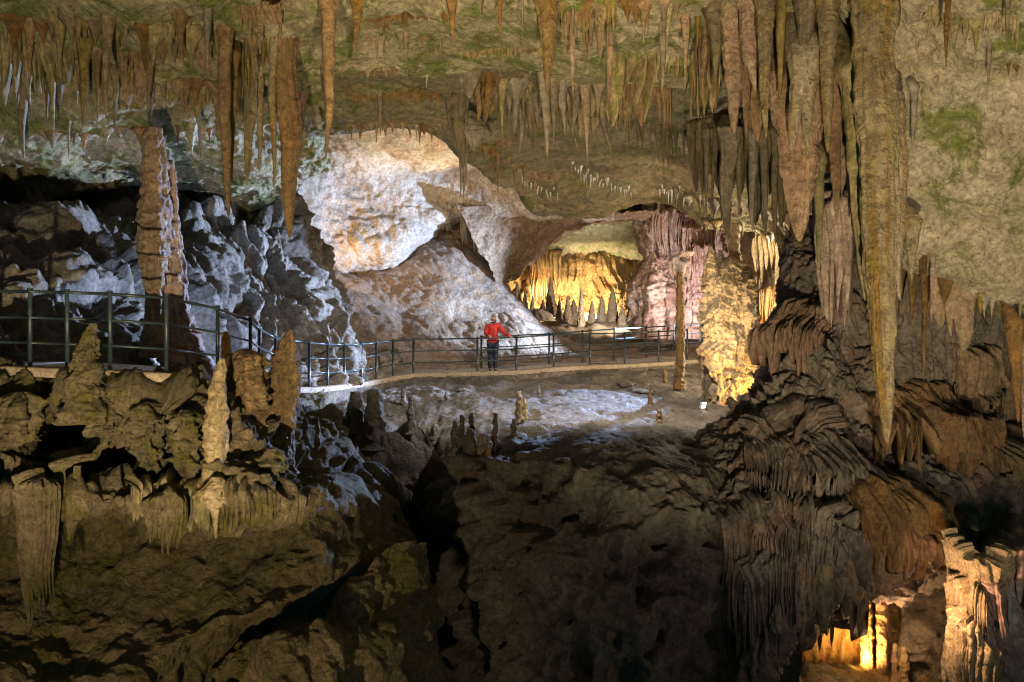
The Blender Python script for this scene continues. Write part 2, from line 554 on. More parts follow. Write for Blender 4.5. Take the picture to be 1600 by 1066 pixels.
# inner ceiling behind the lip, down to the edge over the bright passages
E = [(440, 215, 21), (520, 203, 20), (600, 192, 19.2), (690, 205, 19.2), (745, 250, 21), (800, 295, 24.5), (850, 325, 27.5), (930, 333, 28.5), (1000, 318, 28),
     (1050, 320, 27.5), (1120, 346, 26.5), (1200, 364, 25), (1262, 384, 23.5), (1340, 400, 22)]
rows = []
for t in (0, .12, .3, .5, .75, .93, 1.0):
    r = []
    for (x, y, d) in E:
        r.append((x, 92 + (y - 92) * (1 - (1 - t) ** 1.0), 1 / ((1 - t ** .75) / 15.3 + t ** .75 / d)))
    rows.append(r)
rows.append([(x, y - 6, d + .5) for x, y, d in E])
rows.append([(x, y - 45, d + .8) for x, y, d in E])
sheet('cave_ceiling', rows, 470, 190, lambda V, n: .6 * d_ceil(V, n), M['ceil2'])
# tunnel: bulging left wall and roof
X = (400, 470, 540, 620, 690, 750, 810, 880, 960)
sheet('tunnel_wall', [
    [(x, 90, 25.5 + .006 * abs(x - 600)) for x in X],
    [(x, 170, 28.6) for x in X],
    [(x, 225, 31) for x in X],
    [(430, 270, 29), (480, 275, 31.4), (540, 280, 32.8), (620, 275, 33.4), (690, 270, 33.4), (750, 285, 33.4), (810, 312, 33.2), (880, 326, 33.4), (960, 326, 33.4)],
    [(420, 320, 29), (470, 330, 31.5), (540, 335, 33.2), (620, 325, 34), (690, 310, 34.5), (750, 315, 34.5), (810, 328, 34.2), (880, 333, 34), (960, 332, 34)],
    [(420, 370, 28.5), (470, 380, 31), (540, 385, 32.7), (620, 372, 33.6), (690, 340, 34.6), (750, 325, 35.2), (810, 331, 34.8), (880, 336, 35), (960, 335, 35)],
    [(420, 420, 28), (470, 424, 31), (540, 418, 33.4), (620, 406, 34.4), (690, 356, 36.2), (750, 322, 36.5), (810, 325, 36.5), (880, 328, 37), (960, 330, 37)],
    [(420, 430, 28.5), (470, 440, 32), (540, 432, 35), (620, 420, 36), (690, 366, 38), (750, 330, 38), (810, 320, 38.5), (880, 322, 39), (960, 320, 39)],
], 330, 250, lambda V, n: d_smooth(.34, .035)(V, n) + .10 * billow(V + .5 * np.stack([noise(V, .4, 3), noise(V, .4, 4), noise(V, .4, 5)], 1), (.9, .9, 2.2), 77), M['tunnel'])
# back of the small side niche
sheet('cave_wall', [[(x, y, 38.5) for x in (620, 680, 740, 800)] for y in (300, 340, 390, 440)], 60, 60, d_fluted(.3, 1.4), M['tunnel'])
# brown arch between tunnel and far chamber
sheet('cave_arch', [
    [(715, 322, 33.5), (770, 326, 34.2), (820, 330, 34.6), (870, 334, 34.8), (930, 334, 35), (1030, 325, 35)],
    [(728, 350, 34), (775, 352, 34.8), (822, 350, 35.2), (868, 341, 35.4), (930, 338, 36), (1030, 332, 36)],
    [(745, 390, 34.8), (778, 388, 35.6), (825, 368, 36.4), (872, 349, 36.6), (930, 341, 37), (1030, 335, 37)],
    [(765, 420, 35.4), (782, 420, 36.4), (832, 386, 38), (880, 357, 38.6), (930, 346, 38.6), (1030, 339, 38.6)],
    [(770, 452, 36.4), (786, 446, 37.6), (836, 396, 40), (886, 364, 41), (930, 350, 41), (1030, 342, 41)],
    [(775, 440, 40), (790, 420, 41), (838, 380, 43), (886, 350, 43), (930, 336, 43), (1030, 330, 43)],
], 220, 150, d_crag(.28, .8, .6, .06), M['arch'])
# far golden chamber
X = (740, 790, 850, 910, 970, 1040, 1120)
sheet('cave_ceiling', [[(x, 300, 40) for x in X], [(x, 345, 42.5) for x in X], [(x, 372, 45) for x in X], [(x, 395 + .03 * (x - 800), 47.6) for x in X], [(x, 412 + .03 * (x - 800), 50) for x in X]], 200, 90, d_smooth(.35, .06), M['goldceil'])
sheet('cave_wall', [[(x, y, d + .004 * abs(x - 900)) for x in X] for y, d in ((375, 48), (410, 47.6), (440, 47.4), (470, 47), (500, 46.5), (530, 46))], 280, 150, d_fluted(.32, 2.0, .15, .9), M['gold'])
sheet('cave_floor', [[(x, y, d) for x in (680, 790, 860, 940, 1020, 1120)] for y, d in ((470, 50), (488, 47.5), (505, 43), (522, 39), (545, 35))], 160, 70, d_crag(.35, .6, .4, .05), M['tal'])
# slope beside the walkway
sheet('cave_floor', [
    [(420, 400, 32.5), (520, 405, 35), (620, 396, 36), (698, 338, 38), (735, 336, 38.5), (764, 385, 38), (812, 460, 37), (850, 500, 37), (900, 527, 37.5), (1000, 524, 38), (1130, 520, 38.5)],
    [(430, 430, 30), (520, 424, 33), (620, 412, 34.6), (700, 356, 36.6), (730, 352, 37), (760, 398, 36.5), (806, 468, 35.6), (845, 506, 35.5), (900, 533, 36), (1000, 530, 36.8), (1130, 528, 37)],
    [(440, 470, 28), (520, 462, 31), (620, 456, 33), (695, 425, 34.6), (730, 430, 35), (765, 462, 34.8), (810, 502, 34), (848, 524, 34), (900, 541, 34.5), (1000, 540, 35.5), (1130, 537, 36)],
    [(440, 530, 26.6), (520, 525, 29.4), (620, 520, 31), (695, 512, 32), (730, 514, 32.6), (770, 524, 32.6), (812, 540, 32.2), (850, 550, 32.4), (900, 554, 33), (1000, 550, 34.3), (1130, 545, 35)],
    [(440, 590, 25), (520, 594, 27), (620, 588, 28.6), (695, 583, 29), (730, 581, 29.2), (770, 579, 29.5), (812, 578, 29.6), (850, 576, 29.8), (900, 573, 30.2), (1000, 566, 31.4), (1130, 556, 32.5)],
    [(440, 625, 24), (520, 618, 25), (620, 600, 27), (695, 596, 27.5), (730, 594, 27.8), (770, 592, 28), (812, 590, 28.3), (850, 588, 28.5), (900, 586, 28.8), (1000, 580, 29.8), (1130, 572, 30.5)],
], 380, 210, lambda V, n: d_slope(V, n) * (.35 + .65 * smooth(29, 32, V[:, 1])) - .16, M['tal'])
# dark rock behind the near walkway
sheet('cave_wall', [
    [(-200, 292, 25), (-50, 292, 24), (90, 292, 24), (230, 292, 24.4), (370, 290, 25), (425, 260, 25.4), (450, 250, 26.5), (455, 240, 30)],
    [(-200, 345, 22.6), (-50, 345, 22), (90, 340, 22.2), (230, 345, 23), (370, 340, 24.2), (415, 320, 24.8), (440, 305, 25.6), (452, 300, 29)],
    [(-200, 400, 18.4), (-50, 400, 18), (90, 395, 18.8), (230, 400, 20.6), (370, 395, 23), (418, 385, 24), (456, 390, 25), (472, 380, 29)],
    [(-200, 470, 15), (-50, 470, 14.9), (90, 470, 16.4), (230, 470, 19), (370, 465, 22), (430, 460, 23.4), (490, 465, 24.6), (508, 450, 29)],
    [(-200, 540, 14.1), (-50, 540, 14), (90, 540, 15.2), (230, 540, 17.6), (370, 540, 21), (450, 535, 22.8), (530, 535, 24.8), (545, 520, 29)],
    [(-200, 640, 13.6), (-50, 640, 13.6), (90, 640, 14.4), (230, 640, 16.2), (370, 640, 19.6), (470, 630, 22), (580, 600, 25.6), (600, 590, 28.6)],
], 330, 280, d_ribs, M['dark'])
# mud plateau in front of the walkway and the pit wall below it
sheet('cave_floor', [
    [(400, 560, 24), (500, 585, 26), (580, 590, 28), (660, 582, 30), (760, 578, 30), (900, 572, 31), (1040, 562, 32.5), (1140, 556, 33), (1260, 540, 34)],
    [(420, 605, 19.8), (490, 625, 21.8), (570, 612, 24.5), (650, 600, 26), (760, 598, 26.4), (900, 592, 27), (1040, 584, 28), (1140, 580, 28), (1260, 575, 28)],
    [(440, 650, 18.5), (500, 668, 19.4), (570, 650, 20.8), (650, 630, 21.8), (760, 626, 22), (900, 628, 22), (1040, 626, 23), (1140, 640, 23), (1250, 640, 24)],
    [(450, 690, 17), (520, 720, 17.4), (590, 705, 18.2), (660, 690, 18.8), (760, 676, 17.4), (900, 672, 17), (1040, 672, 17.6), (1125, 682, 18), (1230, 700, 19)],
    [(460, 750, 15.6), (530, 780, 15.8), (610, 770, 17.2), (690, 770, 18.4), (760, 740, 16), (900, 722, 14.9), (1040, 722, 14.8), (1130, 725, 15.2), (1230, 740, 16)],
    [(470, 860, 14.6), (545, 870, 14.8), (630, 870, 18.4), (700, 870, 19.4), (770, 840, 15.4), (900, 820, 14), (1040, 820, 13.9), (1130, 820, 14.2), (1230, 830, 15)],
    [(480, 970, 14.2), (560, 970, 15), (650, 970, 18.6), (720, 970, 19.4), (790, 950, 14.9), (900, 930, 13.6), (1040, 930, 13.6), (1130, 930, 14), (1230, 930, 14.6)],
    [(480, 1180, 13.8), (560, 1180, 15), (650, 1180, 18), (720, 1180, 18.6), (800, 1180, 14), (900, 1180, 13), (1040, 1180, 13), (1130, 1180, 13.4), (1230, 1180, 14)],
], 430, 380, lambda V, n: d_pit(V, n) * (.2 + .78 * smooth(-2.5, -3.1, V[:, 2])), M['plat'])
# near left ledge under the walkway, its overhang and the cliff below
sheet('rock_ledge', [
    [(-220, 580, 13.8), (-60, 592, 13.4), (80, 600, 13.2), (200, 604, 13.2), (320, 610, 14.2), (390, 612, 16), (440, 614, 18.4), (500, 616, 21)],
    [(-220, 600, 11.9), (-60, 606, 11.9), (80, 612, 11.95), (200, 616, 11.95), (320, 622, 12.6), (395, 630, 14), (450, 645, 16.6), (520, 650, 19.4)],
    [(-220, 650, 11.3), (-60, 650, 12.2), (80, 650, 12.7), (200, 650, 12.4), (320, 655, 12.0), (400, 665, 12.7), (455, 695, 14.2), (560, 700, 17.8)],
    [(-220, 720, 10.9), (-60, 720, 12.8), (80, 720, 13.3), (200, 720, 12.9), (320, 720, 11.7), (405, 725, 12), (468, 742, 13.2), (590, 745, 16.8)],
    [(-220, 775, 10.7), (-60, 775, 10.8), (80, 775, 11.1), (200, 780, 11.3), (320, 782, 11.4), (410, 785, 11.6), (485, 790, 12.5), (612, 790, 15.8)],
    [(-220, 800, 11.3), (-60, 800, 11.4), (80, 800, 11.8), (200, 806, 12), (320, 806, 12), (412, 805, 12), (490, 806, 12.6), (620, 806, 15.5)],
    [(-220, 870, 11.6), (-60, 870, 11.7), (80, 870, 12), (200, 865, 12.1), (320, 860, 12.0), (420, 850, 12.1), (505, 850, 12.6), (638, 850, 15.1)],
    [(-220, 960, 11), (-60, 960, 11), (80, 960, 11.4), (200, 950, 11.6), (320, 940, 11.6), (430, 920, 11.8), (525, 895, 12.5), (656, 886, 14.8)],
    [(-220, 1040, 10.2), (-60, 1040, 10.3), (80, 1040, 10.7), (200, 1020, 11), (320, 985, 11.2), (435, 945, 11.5), (525, 912, 12.7), (650, 905, 15.4)],
    [(-220, 1120, 9.6), (-60, 1120, 9.8), (80, 1120, 10.2), (200, 1090, 10.6), (330, 1010, 11.6), (440, 960, 12.2), (520, 935, 13.4), (640, 930, 16)],
    [(-220, 1300, 9), (-60, 1300, 9.2), (80, 1300, 9.8), (200, 1250, 10.6), (330, 1100, 12.2), (440, 1090, 13), (520, 1060, 14.2), (630, 1060, 16.4)],
], 400, 420, lambda V, n: (1 - .6 * smooth(13, 14.2, V[:, 1])) * np.where(V[:, 2] > -2.75, d_popcorn(.45, .27, 2.8)(V, n), .7 * d_crag(.34, .9, .7, .05)(V, n)) * (.25 + .75 * smooth(13.2, 12.4, V[:, 1]) * (V[:, 2] > -1.6) + .75 * (V[:, 2] <= -1.6)).clip(0, 1) + smooth(12.9, 14.2, V[:, 1]) * smooth(-1.5, -2.2, V[:, 2]) * d_streak(V), M['left'])
sheet('rock_ledge', [
    [(330, 1000, 12.6), (420, 985, 12.2), (500, 990, 12), (560, 900, 12.6), (620, 850, 13.2), (670, 870, 14.6)],
    [(320, 1030, 11.8), (420, 1010, 11.3), (490, 1010, 11.3), (560, 960, 12), (625, 920, 12.8), (680, 930, 14.2)],
    [(320, 1060, 11.4), (420, 1045, 10.9), (490, 1045, 11), (560, 1020, 11.5), (630, 1000, 12.4), (690, 1000, 14)],
    [(320, 1140, 11), (420, 1140, 10.5), (490, 1140, 10.6), (560, 1140, 11.2), (635, 1140, 12), (700, 1140, 13.6)],
], 170, 130, d_crag(.35, .9, .7, .05), M['left'])
# great mass on the right with its ridge towards the bright passage
prof = [(360, 1278, 19.2), (400, 1256, 18.7), (450, 1238, 18.3), (520, 1222, 17.7), (580, 1202, 17.1), (630, 1176, 16.6), (690, 1122, 15.9), (760, 1112, 15.2), (850, 1120, 14.6), (950, 1128, 14.2), (1060, 1140, 14), (1200, 1150, 13.8)]
rows = []
for y, x, d in prof:
    y2 = y + (20 if y > 600 else 0)
    rows.append([(x + 30, y, d + 5), (x + 6, y, d + 1.6), (x + 4, y, d + .3), (x + 45, y2, d - .7), (max(x + 90, 1240), y2, d - 1.1), (max(x + 130, 1315), y2, d - 1.1), (max(1400, x + 170), y2, min(d - .6, 16)),
                 (max(1480, x + 220), y2, min(d, 16.5)), (max(1570, x + 270), y2, min(d + .6, 17)), (1720, y2, min(d + .4, 17))])
BOT = [1e9, 1e9, 1e9, 1e9, 1015, 900, 880, 840, 830, 820]
for r in rows:
    for k in range(10):
        x, y, d = r[k]
        b = BOT[k]
        if y > b:
            r[k] = (x, b + (y - b) * .03, d + 1.2 + (y - b) * .004)
sheet('flowstone_wall', rows, 420, 430, d_flow(.24, .6, .34), M['flow'])
# pale wall, upper right
sheet('cave_wall', [
    [(1300, -420, 11), (1340, -420, 8.6), (1420, -420, 7.6), (1520, -420, 7.2), (1640, -420, 7), (1800, -420, 6.8)],
    [(1300, -60, 13), (1345, -60, 10.2), (1420, -60, 9.6), (1520, -60, 9.2), (1640, -60, 9), (1800, -60, 8.8)],
    [(1330, 100, 13), (1368, 100, 11), (1430, 100, 10.6), (1520, 100, 10.3), (1640, 100, 10), (1800, 100, 9.8)],
    [(1345, 250, 14), (1395, 250, 11.8), (1450, 250, 11.3), (1530, 250, 11), (1640, 250, 10.8), (1800, 250, 10.5)],
    [(1350, 370, 14.4), (1405, 370, 12.2), (1455, 370, 11.8), (1535, 370, 11.6), (1640, 370, 11.4), (1800, 370, 11)],
    [(1370, 430, 15), (1420, 430, 12.6), (1470, 440, 12.2), (1540, 470, 12), (1640, 500, 11.9), (1800, 520, 11.6)],
    [(1380, 440, 16), (1430, 445, 13.4), (1480, 458, 12.9), (1545, 492, 12.8), (1640, 520, 12.8), (1800, 540, 12.6)],
    [(1390, 400, 17), (1440, 400, 16.4), (1490, 420, 16.4), (1550, 450, 16.4), (1640, 470, 16.4), (1800, 480, 16.4)],
], 250, 330, lambda V, n: .8 * d_ceil(V, n) + .05 * ridged(V, 2.2, 4, 40), M['wall_r'])
# lower right grotto: back wall, floor, dark side
sheet('cave_wall', [[(x, y, d + .003 * abs(x - 1350)) for x in (1130, 1220, 1300, 1380, 1460, 1560, 1720)] for y, d in ((780, 19), (860, 18.6), (930, 18.2), (1000, 18), (1060, 17.8), (1140, 17.4))], 200, 140, d_fluted(.35, 2.2, .15, .4), M['gold'])
sheet('cave_floor', [[(x, y, d) for x in (1100, 1220, 1330, 1430, 1540, 1720)] for y, d in ((1040, 18.4), (1055, 17), (1075, 15.5), (1110, 14), (1200, 12))], 160, 80, d_crag(.3, .9, .5, .05), M['left'])
sheet('cave_wall', [[(1420, 790, 15.6), (1480, 780, 15.2), (1540, 800, 15.2), (1640, 800, 15.2), (1760, 800, 15)], [(1415, 880, 15.8), (1480, 860, 15.6), (1540, 860, 15.4), (1640, 860, 15.2), (1760, 860, 15)],
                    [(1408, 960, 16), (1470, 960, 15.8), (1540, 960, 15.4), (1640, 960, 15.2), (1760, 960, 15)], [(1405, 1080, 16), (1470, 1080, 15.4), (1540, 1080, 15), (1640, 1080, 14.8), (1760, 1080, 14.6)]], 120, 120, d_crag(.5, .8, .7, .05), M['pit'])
# fluted wall behind the lit column
sheet('cave_wall', [[(x, y, d) for x, d in ((1020, 44), (1090, 41), (1150, 36), (1186, 31), (1240, 29.5), (1320, 29))] for y in (290, 350, 410, 470, 530, 600, 680)], 220, 190, d_flow(.35, .5, .4), M['pale'])
# ceiling running on behind the lip, over the pink column and the bright wall
sheet('cave_ceiling', [[(930, 303, 29.5), (1000, 296, 29), (1060, 300, 28.4), (1130, 325, 27.4), (1200, 345, 26), (1270, 366, 24.6)], [(930, 308, 33), (1000, 303, 32.6), (1060, 307, 32), (1130, 330, 30), (1200, 350, 28), (1270, 370, 26.6)],
                       [(930, 313, 37), (1000, 310, 37), (1060, 315, 37), (1130, 338, 34), (1200, 357, 30), (1270, 376, 28.6)], [(930, 318, 42), (1000, 316, 43), (1060, 322, 44), (1130, 346, 40), (1200, 366, 33), (1270, 384, 31)]], 150, 60, d_smooth(.15, .05), M['pale'])
# sides and back that close the cave
sheet('cave_wall', [[(-330, -300, 9), (-300, -300, 14), (-280, -250, 22), (-230, -120, 30)], [(-330, 200, 9), (-300, 250, 14), (-280, 280, 22), (-230, 280, 30)], [(-330, 700, 9), (-300, 640, 14), (-280, 560, 22), (-230, 500, 30)]], 30, 30, d_crag(.5), M['dark'])

# ------------------------------------------------------------------ calcite formations
ORD = ['first', 'second', 'third', 'fourth', 'fifth', 'sixth', 'seventh', 'eighth', 'ninth', 'tenth', 'eleventh', 'twelfth', 'thirteenth', 'fourteenth', 'fifteenth', 'sixteenth',
       'seventeenth', 'eighteenth', 'nineteenth', 'twentieth']
RS = np.random.RandomState(11)


def cone_mesh(name, top, tip, r0, mat, shape=.8, flute=.18, knob=.13, rings=.10, flat=1.0, ext=.6, na=None, nl=None, seed=0, wob=.5, flare=.5, full=.0, rootback=0.0):
    """a hanging (or, with tip above top, standing) spike of calcite from TOP to TIP"""
    top, tip = np.asarray(top, float), np.asarray(tip, float)
    L = np.linalg.norm(tip - top)
    na = na or int(np.clip(r0 * 260, 12, 72))
    nl = nl or int(np.clip(L * 42, 16, 150))
    t = np.concatenate([np.linspace(-ext / L, 0, max(4, nl // 8))[:-1], 1 - (1 - np.linspace(0, 1, nl)) ** 1.15])
    a = np.linspace(0, 2 * np.pi, na, endpoint=False)
    T, A = np.meshgrid(t, a, indexing='ij')
    tc = np.clip(T, 0, 1)
    prof = np.clip(1 - tc, 0, 1) ** shape
    if full:
        prof = prof * (1 - full) + full * np.sqrt(np.clip(1 - tc ** 3, 0, 1)) * (1 - .35 * tc)
    r = r0 * prof * (1 + flare * np.exp(-np.clip(T, 0, 1) * L / (1.6 * r0)) + (flare * 1.2 - (.75 + flare * 2) * (rootback > 0)) * np.clip(-T * L / max(ext, .01), 0, 1))
    c, s = np.cos(A), np.sin(A)
    axis = top[None, None] + (tip - top)[None, None] * T[..., None]
    if T.min() < 0 and rootback:
        k_ = np.clip(-T * L, 0, None)
        axis[..., 1] += k_ * rootback
    axis[..., 2] = np.where(T < 0, top[2] - np.sign(tip[2] - top[2]) * -T * 0 + (top[2] - tip[2]) / max(abs(top[2] - tip[2]), 1e-6) * -T * L, axis[..., 2])
    wl = np.stack([T.ravel() * L * .8 + seed * 3.7, np.full(T.size, seed * 1.3), np.zeros(T.size)], 1)
    ox, oy = noise(wl, 1.0, 3).reshape(T.shape), noise(wl, 1.0, 8).reshape(T.shape)
    amp = wob * r0 * np.minimum(tc * 2.5, 1)
    q = np.stack([c.ravel() * 1.0 + seed * 5.1, s.ravel() * 1.0, T.ravel() * L * .35], 1)
    fl = (billow(q, (2.2, 2.2, .5), 4).reshape(T.shape) - .5) * 1.2 + (billow(q, (5, 5, 1.2), 6).reshape(T.shape) - .5) * .6
    q2 = np.stack([c.ravel() * .6 + seed * 2.3, s.ravel() * .6, T.ravel() * L * 3.2], 1)
    kn = fbm(q2, 1.2, 4, 9).reshape(T.shape)
    q3 = np.stack([c.ravel() * .35 + seed * 4.1, s.ravel() * .35, T.ravel() * L * 7], 1)
    ring = smooth(.18, .5, noise(q3, 1.0, 23)).reshape(T.shape)
    sw = 1 + .16 * noise(np.stack([T.ravel() * L * 1.7 + seed * 9.1, np.zeros(T.size), np.zeros(T.size)], 1), 1.0, 29).reshape(T.shape)
    rr = r * sw * (1 + flute * fl + knob * kn - rings * ring)
    V = np.stack([axis[..., 0] + rr * c + ox * amp, axis[..., 1] + rr * s * flat + oy * amp * flat, axis[..., 2]], -1)
    V[-1] = V[-1].mean(0)
    V[0] = V[0].mean(0)
    return mesh(name, V.reshape(-1, 3), gridq(len(t), na, True), mat, loc=top)


def stal(px, py, tx, ty, w, mat, label, d=None, cat='stalactite', name='stalactite', ext=None, group=None, **k):
    """a hanging spike seen from (px,py) to (tx,ty), w pixels wide at its root"""
    if d is None:
        h = hit(px, max(py, 2))
        d = h[1] + .1
    if ext is None:
        ext = .35 if py > 8 else 1.6
    if py > 40:
        k.setdefault('rootback', .8)
    k.setdefault('seed', RS.rand() * 9)
    o = cone_mesh(name, P(px, py, d), P(tx, ty, d), .5 * w * d / F, mat, ext=ext, **k)
    return tag(o, label, cat, group)


def tube(name, pts, d, mat, terr=(2.2, .18), drip=.5, flute=.12, knob=.10, na=80, nz=150, flat=1.0, seed=0, rough=.03, d2=None):
    """a standing formation through (px, py, radius px) points, listed from the top down; terr = tiers per metre and how far they jut out"""
    A = []
    for i, (x, y, r) in enumerate(pts):
        dd = d if d2 is None else d + (d2 - d) * i / (len(pts) - 1)
        A.append([*P(x, y, dd), r * dd / F])
    A = cr(np.array(A), nz)
    a = np.linspace(0, 2 * np.pi, na, endpoint=False)
    c, s = np.cos(a)[None], np.sin(a)[None]
    z = A[:, 2:3]
    r = np.maximum(A[:, 3:4], .004)
    rm = max(A[:, 3].mean(), .05)
    Z = np.broadcast_to(z, (nz, na))
    q = np.stack([(c + 0 * Z).ravel() * rm + seed * 3.1, (s + 0 * Z).ravel() * rm + seed, Z.ravel()], 1)
    ph = Z.ravel() * terr[0] + 1.2 * noise(q, (1.3 / rm ** .5, 1.3 / rm ** .5, .7), 5) + drip * .6 * billow(q, (2.6 / rm ** .4, 2.6 / rm ** .4, .4), 6) + seed
    f = ph - np.floor(ph)
    shelf = ((1 - f) ** 1.1 * smooth(0, .16, f) - .3) * terr[1] * np.clip(.8 + 1.1 * noise(q, 1.6, 17), .05, 2)
    g = flute * (billow(q, (3 / rm ** .5, 3 / rm ** .5, .35), 8) - .5) * 1.5 + .4 * flute * (billow(q, (8, 8, 1.2), 9) - .5) + knob * fbm(q, 2.2 / rm ** .5, 4, 12)
    rr = r * (1 + (shelf + g).reshape(nz, na)) + rough * fbm(q, 7, 3, 21).reshape(nz, na) * np.minimum(r / rm, 1)
    V = np.stack([A[:, 0:1] + rr * c, A[:, 1:2] + rr * s * flat, Z + 0 * rr], -1)
    V[0] = V[0].mean(0)
    V[-1] = V[-1].mean(0)
    return mesh(name, V.reshape(-1, 3), gridq(nz, na, True), mat, loc=(A[-1, 0], A[-1, 1], A[-1, 2]))


def drape(name, top, lens, teeth, thick, mat, label=None, cat='drapery', seed=1, nv=70, per=9, gap=.75, back=.5, lean=0.0, group=None, sharp=1.3, minlen=.35, hood=.55, follow=False):
    """a fused curtain of stalactites: TOP is a row of (px, py, d), LENS the length in px along it"""
    rs = np.random.RandomState(seed * 31 + 5)
    wts = np.exp(rs.normal(0, .55, teeth))
    cum = np.concatenate([[0], np.cumsum(wts)]) / wts.sum()
    lf = rs.uniform(minlen, 1.0, teeth)
    nu = teeth * per + 1
    u = np.linspace(0, 1, nu)
    ti = np.clip(np.searchsorted(cum, u, 'right') - 1, 0, teeth - 1)
    s = np.clip((u - cum[ti]) / (cum[ti + 1] - cum[ti]) * 2 - 1, -1, 1)
    cling = None
    if top[0][2] is None:
        lm = np.interp(np.linspace(0, 1, len(top)), np.linspace(0, 1, len(lens)), lens)
        ups = np.linspace(0, len(top) - 1, 4 * len(top) - 3)
        pu = np.array([[np.interp(k, range(len(top)), [p[c] for p in top]) for c in (0, 1)] for k in ups])
        lu = np.interp(ups, range(len(top)), lm)
        cl = np.array([[hit(p[0], min(p[1] + f * l, 1062))[1] for f in np.linspace(0, 1, 7)] for p, l in zip(pu, lu)])
        k3 = lambda A: np.concatenate([A[:1], (A[:-2] + 2 * A[1:-1] + A[2:]) / 4, A[-1:]])
        cl = k3(k3(k3(cl).T).T)
        cling = cl if follow else None
        top = [(p[0], p[1], c - .04) for p, c in zip(top, cl[::4, 0])]
    T = cr(np.array([P(*p) for p in top]), nu)
    dm = T[:, 1]
    Ln = np.interp(u, np.linspace(0, 1, len(lens)), lens) * dm / F
    L = Ln * ((1 - gap) * .55 + lf[ti] * (gap + .45 * (1 - gap)) * (1 - np.abs(s) ** sharp * .9) + (1 - gap) * .1)
    tan = np.gradient(T, axis=0)
    nrm = np.stack([tan[:, 1], -tan[:, 0], 0 * u], 1)
    nrm /= np.linalg.norm(nrm, axis=1, keepdims=True) + 1e-9
    nrm[nrm[:, 1] > 0] *= -1
    v = np.linspace(0, 1, nv)[:, None]
    wid = np.sqrt(np.clip(1 - s ** 2, 0, 1))
    tw = (rs.uniform(.6, 1.4, teeth))[ti]
    off = thick * (.25 + .75 * wid * tw) * np.clip(1 - v ** 2.2, 0, 1) ** .6 * (1 + .25 * np.exp(-v * 5))
    if cling is not None:
        g0 = np.stack([np.interp(u, np.linspace(0, 1, len(cling)), cling[:, k]) for k in range(7)], 1)
        vv = v[:, 0] * 6
        k0 = np.minimum(vv.astype(int), 5)
        fr = (vv - k0)[:, None]
        off = off + np.clip(g0[:, :1].T - (g0.T[k0] * (1 - fr) + g0.T[k0 + 1] * fr), -.7, .9)
    X = T[None] + nrm[None] * off[..., None]
    X[..., 2] = T[None, :, 2] + .15 - v * (L[None] + .15)
    B = T[None] + nrm[None] * ((off - thick * (1 + back)) if cling is not None else -off * back)[..., None]
    B[..., 2] = X[..., 2]
    hk = np.sin(np.linspace(0, np.pi / 2, 9)[:-1])[:, None]
    rag = .12 * noise(T, (1.3, 1.3, 1.3), seed + 3) + .10 * (rs.uniform(-1, 1, teeth))[ti] * wid
    X[..., 2] += rag * np.clip(1 - v * 2, 0, 1)
    H = T[None] + nrm[None] * (-hood + (off[0][None] + hood) * hk)[..., None]
    H[..., 2] = (X[0, :, 2] + hood * .35)[None] - hood * .35 * (1 - np.sqrt(np.clip(1 - hk ** 2, 0, 1)))
    X = np.concatenate([H, X], 0)
    v = np.concatenate([np.zeros((8, 1)), v], 0)
    off = np.concatenate([off[:1] * hk, off], 0)
    B = np.concatenate([np.repeat(B[:1], 8, 0), B], 0)
    nv += 8
    G = np.concatenate([X, B[::-1]], 0)
    q = G.reshape(-1, 3)
    w = thick * .45 * fbm(q, (1.2, 1.2, .5), 3, seed) + thick * .30 * (billow(q, (5, 5, .6), seed + 4) - .5) + .02 * fbm(q, 8, 3, seed + 2)
    fade = np.concatenate([np.clip(1.15 - v ** 3, 0, 1) + 0 * off, np.clip(1.15 - v ** 3, 0, 1)[::-1] + 0 * off], 0).ravel()
    nn = np.tile(nrm, (2 * nv, 1))
    sg = np.concatenate([np.ones(nv * nu), -np.ones(nv * nu) * back])
    q = q + nn * (w * fade * sg)[:, None]
    q[:, 0] += lean * (T[None, :, 2] - G[..., 2]).ravel() + (.05 + thick * .45) * fade * noise(q, (.7, .7, .8), seed + 13) + .04 * fade * noise(q, (2.5, 2.5, 2), seed + 14)
    o = mesh(name, q, gridq(2 * nv, nu), mat)
    if label:
        tag(o, label, cat, group)
    return o


m = M
